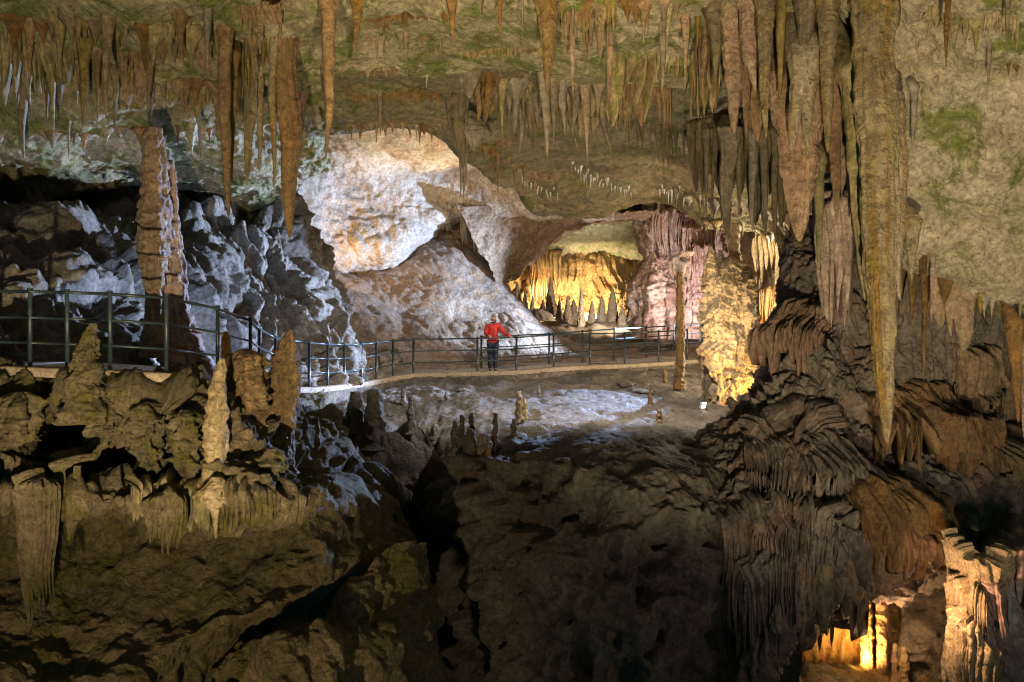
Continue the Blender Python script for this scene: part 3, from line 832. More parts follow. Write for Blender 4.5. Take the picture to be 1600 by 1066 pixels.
# --- named stalactites of the left ceiling
for a in [
    (170, 22, 165, 190, 17, m['brown'], 'brown tapering stalactite with a dark edge left of the wide brown drape', dict()),
    (131, 60, 131, 200, 20, m['olive'], 'grey-olive carrot stalactite between two thin ones on the upper left ceiling', dict(full=.4)),
    (83, 100, 84, 233, 9, m['olive'], 'long thin needle stalactite, longest of the slender ones on the far upper left', dict()),
    (72, 120, 72, 204, 9, m['brown'], 'short thin brown stalactite just left of the longest upper left needle', dict()),
    (36, 130, 37, 250, 16, m['greyst'], 'grey stalactite at the far upper left reaching down to the railing shadow', dict(full=.3)),
    (108, 180, 108, 253, 7, m['palest'], 'small pale stalactite pointing at the railing shadow on the left wall', dict()),
    (152, 75, 152, 193, 12, m['brown'], 'slim rusty stalactite beside the grey-olive carrot on the upper left', dict()),
    (283, 18, 286, 102, 22, m['brown'], 'stubby brown teardrop stalactite high between moss patches on the left', dict(shape=1.1)),
    (309, 140, 314, 250, 10, m['greyst'], 'knobbly thin stalactite with a black joint hanging before the pale left wall', dict(knob=.5)),
    (325, 0, 325, 118, 15, m['greyst'], 'grey stalactite leaving the frame just left of the long brown twin spikes', dict(d=12.2)),
    (351, 24, 353, 342, 23, m['brown'], 'long brown stalactite with a pale right edge reaching the blue lit rock', dict(d=12.8, full=.75)),
    (364, 85, 362, 284, 17, m['orange'], 'rust-brown stalactite pressed against the right side of the long pale-edged one', dict(d=13.4, full=.5)),
    (388, 92, 388, 290, 24, m['palest'], 'pale beige stalactite with horizontal dark rings, left of the broad brown column', dict(d=14.2, full=.6)),
    (406, 98, 405, 272, 14, m['palest'], 'narrow pale stalactite next to the ringed beige one', dict(d=14.4, full=.5)),
    (428, 0, 427, 296, 15, m['palest'], 'thin white-edged stalactite on the left flank of the broad brown column', dict(d=13.0, full=.7)),
    (442, 10, 453, 372, 42, m['orange'], 'broad rust-brown stalactite column, lowest reaching of the left ceiling', dict(d=13.2, full=.85, flute=.3)),
    (474, 128, 457, 305, 15, m['pinkst'], 'slanting pinkish stalactite leaning left beside the broad rust-brown column', dict(d=15, full=.6)),
    (463, 140, 458, 262, 12, m['brown'], 'short brown stalactite tucked between the rust-brown column and the slanting pink one', dict(d=15.4, full=.5)),
    # centre
    (514, -8, 507, 250, 28, m['orange'], 'long smooth reddish-brown stalactite hanging alone before the tunnel mouth', dict(d=10.8, full=.25, flute=.08)),
    (558, -8, 556, 84, 21, m['brown'], 'short reddish-brown stalactite right of the long lone one at the top edge', dict(d=10.6)),
    (634, 46, 634, 101, 7, m['brown'], 'small dark stalactite, longest of the little ones under the pale ceiling ledge', dict()),
    (589, 52, 589, 98, 5, m['brown'], 'tiny dark stalactite, left one of a near pair on the pale ceiling', dict()),
    (599, 52, 599, 93, 5, m['brown'], 'tiny dark stalactite, right one of a near pair on the pale ceiling', dict()),
    (706, -8, 707, 62, 17, m['orange'], 'reddish stubby stalactite at the top edge above the hanging double spike', dict(d=10.4)),
    (748, -8, 749, 25, 15, m['greyst'], 'grey stub of a stalactite at the top edge, centre', dict(d=10.4)),
    (781, -8, 781, 66, 10, m['orange'], 'slim reddish stalactite at the top edge left of the twin orange spikes', dict(d=10.6)),
    (816, -8, 816, 65, 6, m['greyst'], 'very thin grey stalactite at the top edge left of the twin orange spikes', dict(d=10.8)),
    (853, -8, 855, 152, 30, m['orange'], 'big orange-brown stalactite in front of a thin dark spike, upper centre', dict(d=11.2, full=.35)),
    (850, 112, 854, 247, 17, m['greyst'], 'dark narrow stalactite continuing below the big orange-brown one', dict(d=14.6, full=.4)),
    (868, -8, 864, 99, 17, m['orange'], 'orange stalactite pressed to the right of the big orange-brown one', dict(d=11.4, full=.3)),
    (886, -8, 885, 90, 10, m['orange'], 'thin orange stalactite between two thicker ones, right of upper centre', dict(d=11.6)),
    (896, -8, 895, 154, 13, m['pinkst'], 'long slender pink-brown stalactite right of the orange pair', dict(d=11.8, full=.3)),
    (916, -8, 916, 98, 11, m['brown'], 'brown stalactite left of the pale pink rod, upper right of centre', dict(d=12)),
    (953, -8, 951, 164, 15, m['pinkst'], 'pale pink rod-like stalactite by the olive curtain', dict(d=12, full=.6)),
    (735, 113, 733, 154, 28, m['greyst'], 'flat dark stalactite stub behind the ceiling lip beside the double spike', dict(full=.7)),
    (767, 114, 758, 192, 25, m['brown'], 'leaning dark brown stalactite behind the ceiling lip, right of the double spike', dict(full=.6)),
    (778, 222, 778, 312, 7, m['brown'], 'thin brown spike hanging over the white tunnel rim', dict(knob=.3)),
    (811, 160, 811, 251, 9, m['greyst'], 'knobbly crooked stalactite on the inner ceiling, left of the grey cone', dict(knob=.6, wob=1.4)),
    (829, 150, 832, 250, 24, m['greyst'], 'grey cone stalactite with a crooked tail on the inner ceiling', dict(shape=1.6)),
    (863, 122, 868, 227, 22, m['greyst'], 'grey leaning stalactite just right of the narrow dark spike', dict(shape=1.2)),
    (873, 125, 882, 214, 22, m['greyst'], 'dark flake-like stalactite leaning right beside the narrow dark spike', dict(shape=1.2)),
    (893, 150, 904, 244, 16, m['olive'], 'mossy crooked stalactite on the inner ceiling with a drooping tail', dict(shape=1.2, wob=1)),
    (914, 132, 918, 262, 15, m['brown'], 'long brown stalactite on the inner ceiling above the white soda straws', dict(shape=1.0)),
    (938, 150, 949, 241, 15, m['greyst'], 'grey crooked stalactite left of the olive curtain', dict(wob=1.2)),
    (594, 140, 594, 214, 8, m['brown'], 'thin brown stalactite against the dark band over the tunnel', dict()),
    # right of centre
    (1033, -8, 1034, 147, 14, m['greyst'], 'straight grey-brown stalactite before the olive curtain', dict(d=11.6, full=.6)),
    (1070, -8, 1071, 114, 18, m['orange'], 'orange ribbed stalactite before the olive curtain', dict(d=11.4, full=.5)),
    (1090, -8, 1088, 78, 14, m['olive'], 'olive stub stalactite right of the orange ribbed one', dict(d=11.4)),
    (1112, -8, 1121, 120, 33, m['greyst'], 'stout grey-brown stalactite left of the red-orange blade', dict(d=11.2, full=.4)),
    (1142, 30, 1147, 209, 33, m['orange'], 'red-orange blade-shaped stalactite with a blunt point over a black gap', dict(d=11.2, full=.9, ext=1.4)),
    (1160, 55, 1169, 217, 22, m['pinkst'], 'long pink-grey stalactite right of the red-orange blade', dict(d=11.4, full=.4, ext=1.4)),
    (1173, -8, 1181, 142, 34, m['pinkst'], 'wide brown-pink stalactite at the top edge above the black gap', dict(d=10.8, full=.5)),
    (1195, -8, 1197, 217, 27, m['palest'], 'pale rough finger stalactite left of the moss-green strip', dict(d=10.6, full=.5)),
    (1222, -8, 1218, 166, 16, m['olive'], 'moss-green strip of a stalactite at the top edge', dict(d=10.4, full=.6)),
    (1138, 203, 1136, 374, 28, m['greyst'], 'thick dark olive stalactite pointing down at the lit column', dict(d=16, full=.7)),
    (1103, 205, 1103, 342, 9, m['greyst'], 'thin black stalactite left of the thick dark olive one', dict(d=17, full=.5)),
    (1114, 205, 1113, 322, 9, m['greyst'], 'shorter thin dark stalactite next to the thick dark olive one', dict(d=17, full=.5)),
    (1154, 212, 1154, 340, 12, m['greyst'], 'slim dark brown stalactite right of the thick dark olive one', dict(d=16.4, full=.5)),
    (1176, 205, 1176, 365, 17, m['greyst'], 'shadowed stalactite, first of three dark ones left of the pink drapery', dict(d=15.6, full=.5)),
    (1193, 205, 1194, 372, 15, m['greyst'], 'shadowed stalactite, middle of three dark ones left of the pink drapery', dict(d=15.2, full=.5)),
    (1212, 205, 1211, 384, 15, m['greyst'], 'shadowed stalactite, nearest of three dark ones to the pink drapery', dict(d=14.8, full=.5)),
    (1251, 130, 1250, 378, 74, m['pinkst'], 'massive salmon-pink hanging drapery stalactite narrowing to a single tip', dict(d=11, full=.62, ext=1.6, flute=.3, flat=.7, shape=1.0, wob=.2)),
    (1251, 92, 1238, 238, 28, m['palest'], 'pale rough finger on the front of the salmon-pink drapery', dict(d=10.4, full=.7, ext=1.2)),
    (1271, 80, 1263, 242, 27, m['palest'], 'second pale finger, right side of the salmon-pink drapery', dict(d=10.4, full=.5, ext=1.2)),
    (1294, -8, 1296, 240, 28, m['palest'], 'ringed beige stalactite at the top edge right of the salmon-pink drapery', dict(d=10.2, full=.8)),
    (1302, 120, 1305, 352, 26, m['pinkst'], 'long pink-grey stalactite hanging below the ringed beige one', dict(d=11, full=.5, ext=1.2)),
    (1281, 250, 1278, 422, 17, m['olive'], 'narrow green-brown stalactite right of the salmon-pink tip', dict(d=12.2, full=.7, ext=1.2)),
    (1262, -8, 1258, 100, 30, m['greyst'], 'grey stalactite at the top edge above the two pale fingers', dict(d=10.4, full=.7)),
    (1366, 20, 1386, 692, 64, m['palest'], 'huge pale and rust-streaked stalactite, the longest in the cave, ending in a sharp tip', dict(d=9.8, full=1.0, flute=.22, flat=.8, ext=1.6, wob=.12, flare=.0)),
    (1334, 110, 1350, 470, 34, m['olive'], 'rust-brown ringed stalactite fused to the left of the longest stalactite', dict(d=10.3, full=.6, ext=1.4)),
    (1394, 170, 1410, 470, 34, m['palest'], 'greyish white stalactite fused to the right of the longest stalactite', dict(d=10.2, full=.5, ext=.2, rootback=.0, flare=.0)),
    (1428, 135, 1427, 238, 12, m['greyst'], 'small grey stalactite on the edge of the pale right wall', dict(d=10.6, full=.4)),
    (1425, 345, 1426, 446, 22, m['palest'], 'white tooth-like stalactite right of the longest stalactite', dict(d=11.2)),
    (1443, 400, 1445, 598, 11, m['brown'], 'long thin brown stalactite below the white tooth on the right', dict(d=12.0, full=.4, ext=.3, flare=.1)),
    (1457, 375, 1455, 502, 11, m['pinkst'], 'thin pinkish stalactite right of the long thin brown one', dict(d=11.9, full=.4, ext=.3, flare=.1)),
    (1482, -8, 1480, 107, 10, m['brown'], 'thin brown stalactite on the mossy upper right wall', dict(d=9, full=.4)),
    (1546, 55, 1545, 139, 10, m['greyst'], 'short grey stalactite on the upper right wall near the edge', dict(full=.3)),
    (1523, 25, 1524, 84, 13, m['olive'], 'stubby olive stalactite on the upper right wall', dict()),
    (1575, -8, 1573, 90, 9, m['greyst'], 'dark thin stalactite by the right edge of the upper wall', dict(d=8.8)),
    (1587, 505, 1590, 662, 22, m['orange'], 'reddish stalactite hanging over the dark hollow at the right edge', dict(d=12.1, full=.5, ext=.5, flare=.2)),
    (1604, 560, 1603, 690, 18, m['pinkst'], 'pink stalactite cut by the right edge of the frame', dict(d=12.2, full=.5, ext=.5, flare=.2)),
    (1332, 905, 1331, 968, 10, m['orange'], 'small orange-lit stalactite over the glowing alcove', dict(d=14.8)),
]:
    stal(*a[:7], **a[7])

# the double spike with its side wing
o = empty('stalactite', P(715, 115, 17.6), 'dark double stalactite with a mushroom wing, hanging before the tunnel mouth', 'stalactite')
child(cone_mesh('stem', P(713, 118, 17.6), P(722, 262, 17.6), 19 * 17.6 / F, m['greyst'], full=.5, ext=.5, seed=2), o)
child(cone_mesh('spike', P(719, 215, 17.6), P(719, 309, 17.6), 5.5 * 17.6 / F, m['greyst'], ext=.3, seed=3), o)
child(cone_mesh('spike', P(725, 215, 17.7), P(725, 312, 17.7), 6 * 17.6 / F, m['greyst'], ext=.3, seed=4), o)
child(tube('wing', [(734, 172, 2), (735, 182, 13), (741, 196, 22), (744, 208, 25), (743, 218, 14), (741, 228, 7), (740, 236, 1)], 17.6, m['greyst'], terr=(1, .1), na=40, nz=50, flat=.7), o)

# --- rows of small stalactites: (labelled row by row from left to right)
def row(region, n, lens, w, mats, what, group, full=0.0, names=None, shared=None, name='stalactite', cat='stalactite', seed=0):
    rs = np.random.RandomState(seed + 100)
    (x0, x1), yfun = region
    xs = np.sort(np.linspace(x0, x1, n) + rs.uniform(-.42, .42, n) * (x1 - x0) / n)
    i = 0
    for x in xs:
        y = yfun(x) + rs.uniform(-1, 1) * (6 if not shared else 7)
        h = hit(x, max(y, 2))
        if h is None:
            continue
        L = rs.uniform(*lens) ** 1.0
        if rs.rand() < .25:
            L *= 1.35
        ww = w * rs.choice([.55, .8, 1, 1.2, 1.6])
        lab = shared or f'{what}, {ORD[i]} from the left'
        stal(x, y, x + rs.uniform(-2, 2), y + L, ww, mats[rs.randint(len(mats))], lab, d=h[1] + .05, group=group, full=full * rs.rand(), name=name, cat=cat, flare=.1 if name == 'soda_straw' else rs.uniform(.6, 1.8), shape=rs.uniform(.6, 1.4), knob=rs.uniform(.08, .3), wob=rs.uniform(.3, 1.2))
        i += 1


lin = lambda *p: (lambda x: float(np.interp(x, [q[0] for q in p], [q[1] for q in p])))
GL = [m['brown'], m['olive'], m['greyst']]
row(((8, 150), lin((0, 40), (150, 30))), 11, (30, 80), 12, GL, 'small olive-brown stalactite high on the far left ceiling', 'upper left stalactites', .4, seed=1)
row(((160, 420), lin((160, 40), (420, 60))), 14, (25, 70), 13, GL, 'small olive-brown stalactite high on the left ceiling', 'upper left stalactites', .4, seed=2)
row(((15, 230), lin((0, 110), (240, 100))), 14, (30, 75), 13, GL, 'small stalactite in the middle row of the left ceiling', 'upper left stalactites', .4, seed=3)
row(((240, 440), lin((240, 130), (440, 130))), 12, (22, 60), 11, GL, 'small stalactite in the middle row left of the rust-brown column', 'upper left stalactites', .4, seed=4)
row(((10, 330), lin((0, 205), (330, 200))), 13, (15, 40), 9, [m['palest'], m['brown']], 'small pale stalactite just above the railing shadows', 'upper left stalactites', .2, seed=5)
row(((560, 760), lin((560, 58), (760, 50))), 14, (8, 24), 5, GL, 'tiny stalactite in the row across the pale central ceiling', 'central ceiling stalactites', seed=6)
row(((540, 850), lin((540, 112), (850, 112))), 20, (6, 20), 5, GL, 'tiny stalactite on the ceiling lip over the tunnel', 'ceiling lip stalactites', seed=7)
row(((545, 690), lin((545, 192), (690, 198))), 18, (8, 34), 5, [m['brown'], m['olive'], m['palest']], 'small stalactite fringing the upper rim of the bright tunnel', 'tunnel rim stalactites', seed=8)
row(((745, 930), lin((745, 125), (930, 135))), 14, (25, 70), 12, [m['greyst'], m['olive'], m['brown']], 'grey stalactite in the upper row of the inner ceiling', 'inner ceiling stalactites', .3, seed=9)
row(((770, 960), lin((770, 165), (960, 185))), 15, (18, 55), 9, [m['greyst'], m['olive']], 'grey stalactite in the lower row of the inner ceiling', 'inner ceiling stalactites', .2, seed=10)
row(((715, 830), lin((715, 205), (830, 270))), 11, (10, 34), 6, [m['brown'], m['olive']], 'small brown stalactite beside the double spike on the sloping rim', 'sloping rim stalactites', seed=11)
row(((880, 1060), lin((880, 10), (1060, 5))), 14, (30, 80), 10, [m['orange'], m['brown'], m['olive']], 'small brown stalactite at the top edge above the olive curtain', 'top edge stalactites', .3, seed=12)
row(((1100, 1250), lin((1100, 341), (1180, 360), (1250, 380))), 18, (8, 26), 6, [m['palest'], m['pale']], 'small pale stalactite along the bright rim over the lit column', 'bright rim stalactites', seed=13)
row(((1060, 1240), lin((1060, 300), (1240, 340))), 14, (14, 40), 8, [m['greyst']], 'small dark stalactite on the shadowed ceiling over the lit column', 'shadowed ceiling stalactites', seed=14)
row(((1440, 1590), lin((1440, 60), (1590, 100))), 12, (10, 30), 6, [m['olive'], m['palest'], m['brown']], 'tiny stalactite on the mossy upper right wall', 'right wall stalactites', seed=15)
row(((1480, 1590), lin((1480, 442), (1590, 480))), 12, (10, 40), 7, [m['greyst'], m['olive']], 'small stalactite along the lower edge of the pale right wall', 'right wall edge stalactites', seed=16)
row(((893, 935), lin((893, 256), (935, 276))), 17, (8, 20), 3, [m['straw']], '', 'white soda straws under the inner ceiling', shared='white soda straw in the bright cluster hanging below the inner ceiling', name='soda_straw', cat='soda straw', seed=17)
row(((936, 985), lin((936, 278), (985, 298))), 15, (5, 14), 3, [m['straw']], '', 'short soda straws right of the bright cluster', shared='short white soda straw trailing right of the bright cluster', name='soda_straw', cat='soda straw', seed=18)
row(((815, 870), lin((815, 278), (870, 300))), 13, (7, 20), 3, [m['straw'], m['palest']], '', 'soda straws over the tunnel rim', shared='pale soda straw in the small cluster over the white tunnel rim', name='soda_straw', cat='soda straw', seed=19)
row(((1030, 1070), lin((1030, 292), (1070, 298))), 12, (7, 20), 3, [m['straw']], '', 'soda straws by the dark knob', shared='white soda straw in the cluster by the dark knob above the pink flowstone', name='soda_straw', cat='soda straw', seed=20)

# --- curtains
drape('drapery', [(150, 148, 17.5), (190, 140, 17), (215, 120, 16.4)], [72, 70, 60], 4, .16, m['orange'], 'slanting rust-brown drapery on the left wall with a ragged lower edge', seed=2, lean=-.25, gap=.3)
drape('drapery', [(205, 40, 14.8), (232, 36, 14.6), (246, 40, 14.5)], [150, 222, 150], 3, .22, m['brown'], 'wide brown drapery narrowing to a hook beside the tiered left column', seed=3, lean=-.09, gap=.5)
drape('drapery', [(-40, 60, 14), (20, 50, 14), (70, 60, 14.1), (118, 52, 14.2)], [120, 150, 110, 90], 12, .16, m['olive'], 'olive-grey curtain of fused stalactites in the far upper left corner', seed=4, per=8)
drape('drapery', [(250, 0, 12.6), (290, -6, 12.6), (330, 0, 12.6)], [60, 85, 70], 8, .12, m['olive'], 'mossy short curtain at the top edge left of the long brown spikes', seed=5)
drape('drapery', [(372, 40, 13.8), (395, 36, 13.8), (425, 30, 13.8)], [110, 140, 120], 6, .14, m['olive'], 'green-tinged curtain between the long brown spike and the broad column', seed=6)
drape('drapery', [(945, 40, 13.4), (990, 40, 13.6), (1040, 40, 13.6), (1090, 40, 13.4), (1130, 45, 13)], [150, 190, 150, 170, 110], 15, .22, m['olive'], 'broad olive curtain of fused stalactites right of centre', seed=7, per=8)
drape('drapery', [(960, 120, 15.8), (1000, 118, 15.8), (1050, 120, 15.6)], [95, 120, 80], 8, .18, m['brown'], 'brown lower curtain hanging behind the olive curtain', seed=8)
drape('drapery', [(895, -10, 12.4), (930, -10, 12.4), (965, -10, 12.4)], [110, 80, 100], 9, .1, m['orange'], 'thin orange fringe at the top edge left of the pale pink rod', seed=9)
drape('drapery', [(1085, 20, 12.2), (1140, 10, 12), (1190, 10, 11.6), (1230, 10, 11.2)], [190, 170, 220, 200], 11, .24, m['brown'], 'dark brown backing curtain behind the red-orange blade', seed=10)
drape('drapery', [(1085, 205, 17.5), (1130, 205, 17), (1180, 200, 16), (1225, 210, 15)], [130, 120, 160, 150], 14, .2, m['greyst'], 'black-shadowed curtain above the bright rim, left of the pink tip', seed=11)
drape('drapery', [(1218, 10, 11.8), (1262, 0, 11.4), (1305, 0, 11.2), (1335, 30, 11.4)], [260, 330, 360, 380], 10, .26, m['pinkst'], 'ribbed pink-brown backing curtain behind the salmon drapery', seed=12)
drape('drapery', [(1282, 300, 14.5), (1310, 300, 14.2), (1345, 300, 14), (1375, 310, 14)], [240, 260, 270, 250], 9, .24, m['greyst'], 'dark ribbed curtain behind the left side of the longest stalactite', seed=13)
drape('drapery', [(1284, 342, 13.6), (1302, 340, 13.4), (1322, 345, 13.4)], [170, 215, 180], 5, .15, m['pinkst'], 'long rose-brown organ pipes hanging left of the longest stalactite', seed=14)
drape('drapery', [(1400, 330, 12.8), (1440, 330, 12.6), (1480, 345, 12.6), (1510, 390, 12.8)], [200, 210, 190, 120], 9, .2, m['brown'], 'brown curtain under the pale right wall beside the white tooth', seed=15)
drape('drapery', [(1465, 400, 12.9), (1490, 410, 12.7), (1515, 420, 12.8)], [110, 175, 90], 3, .2, m['orange'], 'rust-orange drapery with a long tail on the right wall', seed=16, gap=.4)
drape('drapery', [(1222, 500, None), (1250, 494, None), (1282, 496, None), (1312, 505, None)], [75, 105, 115, 80], 12, .2, m['pinkst'], 'rose-red fringe of draperies on the right flowstone mass', seed=17, per=8, hood=.3, follow=True)
drape('drapery', [(1160, 690, None), (1220, 655, None), (1280, 650, None), (1310, 690, None)], [50, 80, 100, 70], 18, 0.17, m['flow'], 'grey-brown drip fringe across the middle of the right mass', seed=18, hood=.3, follow=True)
drape('drapery', [(1130, 830, None), (1190, 800, None), (1250, 800, None), (1310, 830, None)], [200, 250, 260, 200], 27, 0.15, m['flow'], 'long dark grey pipe curtain on the lower right mass', seed=19, per=8, hood=.3, follow=True)
drape('drapery', [(1195, 720, None), (1240, 705, None), (1290, 700, None), (1330, 720, None)], [110, 125, 130, 120], 21, 0.14, m['flow'], 'small grey fringe under a rounded hood on the right mass', seed=20, hood=.3, follow=True)
drape('drapery', [(1325, 790, None), (1370, 775, None), (1430, 780, None), (1492, 815, None)], [120, 130, 120, 60], 24, .16, m['brown'], 'brown reed-like curtain above the glowing alcove', seed=21, per=8, hood=.3, follow=True)
drape('drapery', [(1320, 860, 13.9), (1370, 850, 13.7), (1440, 850, 13.6), (1490, 860, 13.7)], [90, 75, 50, 20], 22, .22, m['pinkst'], 'pale bristling lower fringe lit from the alcove below', seed=22, per=8, follow=True)
drape('drapery', [(1215, 920, 13.4), (1260, 905, 13.4), (1320, 890, 13.6), (1345, 890, 13.8)], [130, 110, 80, 60], 14, .2, m['brown'], 'brown root-like fringe left of the glowing alcove', seed=23, per=8, follow=True)
drape('drapery', [(1345, 640, None), (1400, 620, None), (1450, 620, None), (1500, 640, None)], [120, 150, 140, 120], 14, .22, m['brown'], 'shadowed brown curtain beneath the tip of the longest stalactite', seed=24, hood=.3, follow=True)
drape('drapery', [(1510, 700, None), (1550, 690, None), (1600, 690, None), (1650, 700, None)], [120, 130, 125, 120], 14, .16, m['brown'], 'row of brown pipes in the hollow at the right edge', seed=25, hood=.3, follow=True)
drape('drapery', [(1490, 560, None), (1520, 572, None), (1560, 566, None)], [100, 130, 90], 8, .14, m['brown'], 'brown leaning flakes in the dark hollow on the right', seed=26, gap=.5, follow=True)
drape('drapery', [(-10, 748, None), (30, 742, None), (80, 740, None), (112, 748, None)], [110, 60, 70, 120], 12, .16, m['left'], 'ochre drip fringe under the left ledge', seed=27, hood=.3)
drape('drapery', [(36, 790, 10.75), (60, 782, 10.6), (86, 786, 10.7)], [200, 215, 205], 9, .10, m['left'], 'tall ochre bundle of fused pipes hanging under the left ledge', seed=28, gap=.25, hood=.2)
drape('drapery', [(205, 780, None), (240, 775, None), (285, 776, None), (330, 780, None)], [50, 60, 70, 80], 14, .12, m['olive'], 'olive fringe of thin drips under the middle of the left ledge', seed=29, hood=.3)
drape('drapery', [(230, 806, 11.15), (258, 796, 11), (286, 806, 11.1)], [45, 75, 42], 11, .08, m['left'], 'grey bell-shaped cluster of pipes under the left ledge', seed=30, gap=.35, hood=.2)
drape('drapery', [(340, 786, None), (400, 786, None), (470, 790, None)], [60, 40, 35], 18, .10, m['left'], 'ragged brown root fringe under the right end of the left ledge', seed=31, per=7, hood=.3)

for x0, x1, y0, y1, lens, teeth, mt, lab, sd in [
    (20, 150, 96, 100, [40, 70, 30, 60], 22, 'olive', 'thin ragged fringe along a crack of the far left ceiling', 80),
    (180, 330, 82, 70, [30, 55, 25, 50], 24, 'brown', 'thin ragged fringe across the left ceiling above the wide brown drape', 81),
    (255, 345, 150, 146, [30, 60, 25], 14, 'olive', 'mossy fringe right of the tiered left column', 82),
    (375, 440, 20, 16, [40, 80, 50], 12, 'brown', 'fringe at the top of the broad rust-brown column', 83),
    (560, 700, 30, 26, [10, 26, 12, 22], 26, 'brown', 'very fine fringe on the pale central ceiling near the top edge', 84),
    (720, 850, 84, 78, [10, 22, 14, 24], 24, 'olive', 'very fine fringe on the pale central ceiling above the lip', 85),
    (745, 860, 128, 150, [30, 60, 40, 70], 16, 'greyst', 'grey fused fringe on the inner ceiling left of the narrow dark spike', 86),
    (872, 985, 140, 165, [50, 80, 45, 70], 18, 'olive', 'mossy fused fringe on the inner ceiling below the olive curtain', 87),
    (880, 960, 24, 20, [50, 90, 60], 14, 'brown', 'brown fused fringe at the top edge between orange spikes', 88),
    (985, 1085, 190, 205, [40, 70, 50], 15, 'greyst', 'grey ragged fringe below the olive curtain', 89),
    (1440, 1590, 24, 40, [20, 60, 30, 50], 18, 'olive', 'mossy ragged fringe on the upper right wall', 90),
    (545, 690, 150, 148, [12, 30, 16, 24], 18, 'brown', 'fine brown fringe on the dark band over the tunnel', 91),
]:
    drape('drapery', [(x0, y0, None), ((x0 + x1) / 2, (y0 + y1) / 2 - 2, None), (x1, y1, None)], lens, teeth, .03 if sd in (84, 85, 91) else .06, m[mt], lab, seed=sd, per=7, nv=40, gap=.95, minlen=.15, hood=.25)
for pts, d, lab in [
    ([(1205, 655, 6), (1206, 668, 34), (1208, 690, 48), (1210, 712, 54), (1210, 722, 40)], 16.0, 'upper smooth grey flowstone dome on the right mass'),
    ([(1225, 735, 5), (1226, 748, 26), (1228, 775, 44), (1228, 800, 50), (1228, 812, 36)], 15.2, 'middle smooth grey flowstone dome on the right mass'),
    ([(1272, 792, 5), (1272, 804, 22), (1274, 826, 34), (1275, 846, 38), (1275, 855, 26)], 14.5, 'lower smooth grey flowstone dome on the right mass'),
    ([(1290, 735, 5), (1292, 745, 18), (1296, 765, 27), (1298, 785, 30), (1298, 792, 20)], 14.8, 'small pale grey flowstone hood beside the fringe on the right mass'),
]:
    tag(tube('flowstone', pts, d, m['flow'], terr=(1.1, .05), drip=.7, flute=.12, knob=.12, na=110, nz=90, flat=.8, seed=pts[0][0] % 7), lab, 'flowstone')
drape('drapery', [(1160, 716, None), (1210, 722, None), (1262, 714, None)], [40, 62, 50], 21, 0.09, m['flow'], 'drip fringe under the upper grey dome on the right mass', seed=70, per=7, hood=.3, follow=True)
drape('drapery', [(1180, 806, None), (1228, 812, None), (1275, 806, None)], [60, 90, 70], 21, 0.09, m['flow'], 'drip fringe under the middle grey dome on the right mass', seed=71, per=7, hood=.3, follow=True)
drape('drapery', [(1240, 850, None), (1275, 856, None), (1312, 850, None)], [90, 130, 90], 16, 0.09, m['flow'], 'drip fringe under the lower grey dome on the right mass', seed=72, per=7, hood=.3, follow=True)
drape('drapery', [(1140, 900, None), (1190, 890, None), (1240, 900, None)], [130, 160, 120], 18, 0.12, m['flow'], 'lowest dark pipe curtain at the left foot of the right mass', seed=73, per=8, hood=.3, follow=True)
# --- columns, flowstone and stalagmites
def stand(name, pts, d, mat, label, cat, group=None, **k):
    k.setdefault('seed', RS.rand() * 5)
    return tag(tube(name, pts, d, mat, **k), label, cat, group)


stand('column', [(241, 200, 10), (240, 215, 15), (242, 260, 18), (241, 330, 22), (240, 375, 25), (240, 400, 21), (240, 430, 17), (241, 462, 13), (241, 560, 18)], 15.4, m['orange'], 'orange-beige tiered column beside the blue lit flowstone, behind the near railing', 'column', terr=(3.0, .32), nz=260, na=110, flute=.1)
stand('column', [(266, 250, 5), (267, 300, 9), (268, 360, 12), (272, 420, 15), (276, 480, 17), (285, 540, 30), (300, 590, 48)], 15.8, m['pink'], 'pale violet flowstone stem right behind the orange-beige tiered column', 'column', terr=(1.2, .12), nz=200, na=80, flute=.25, knob=.25)
stand('column', [(1045, 300, 42), (1045, 335, 40), (1042, 370, 38), (1046, 400, 34), (1050, 425, 42), (1052, 460, 54), (1050, 500, 52), (1048, 540, 55)], 37.5, m['pink'], 'big pink flowstone column with white ribs beside the golden chamber', 'column', terr=(.7, .14), nz=260, na=190, flute=.34, knob=.18, flat=.8)
stand('column', [(1020, 395, 3), (1018, 420, 15), (1012, 455, 24), (1012, 490, 20), (1010, 530, 22)], 35.6, m['pink'], 'lumpy pink flowstone base at the left foot of the pink column', 'flowstone', terr=(1, .15), nz=120, na=90, flute=.3, knob=.3)
stand('column', [(1104, 330, 24), (1100, 380, 28), (1096, 430, 24), (1094, 470, 22), (1092, 530, 24)], 36, m['pink'], 'bluish pink flowstone shoulder right of the big pink column', 'flowstone', terr=(.8, .2), nz=160, na=110, flute=.35, knob=.15)
drape('drapery', [(1022, 340, 36.2), (1040, 338, 36.2), (1066, 338, 36.2)], [80, 75, 70], 9, .3, m['pink'], 'rose ribbed drapery on the face of the big pink column', seed=40, per=7)
drape('drapery', [(1068, 365, 34.8), (1090, 362, 34.6), (1118, 360, 34.4)], [42, 48, 60], 10, .22, m['pink'], 'upper white-pink icicle fringe right of the pink column', seed=41, per=7)
drape('drapery', [(1070, 398, 34.6), (1090, 394, 34.4), (1112, 392, 34.2)], [42, 46, 50], 10, .22, m['pink'], 'lower white-pink icicle fringe right of the pink column', seed=42, per=7)
drape('drapery', [(1010, 325, 38.2), (1018, 322, 38), (1030, 322, 38)], [40, 52, 30], 3, .2, m['pale'], 'small beige icicle group at the top left of the pink column', seed=43)
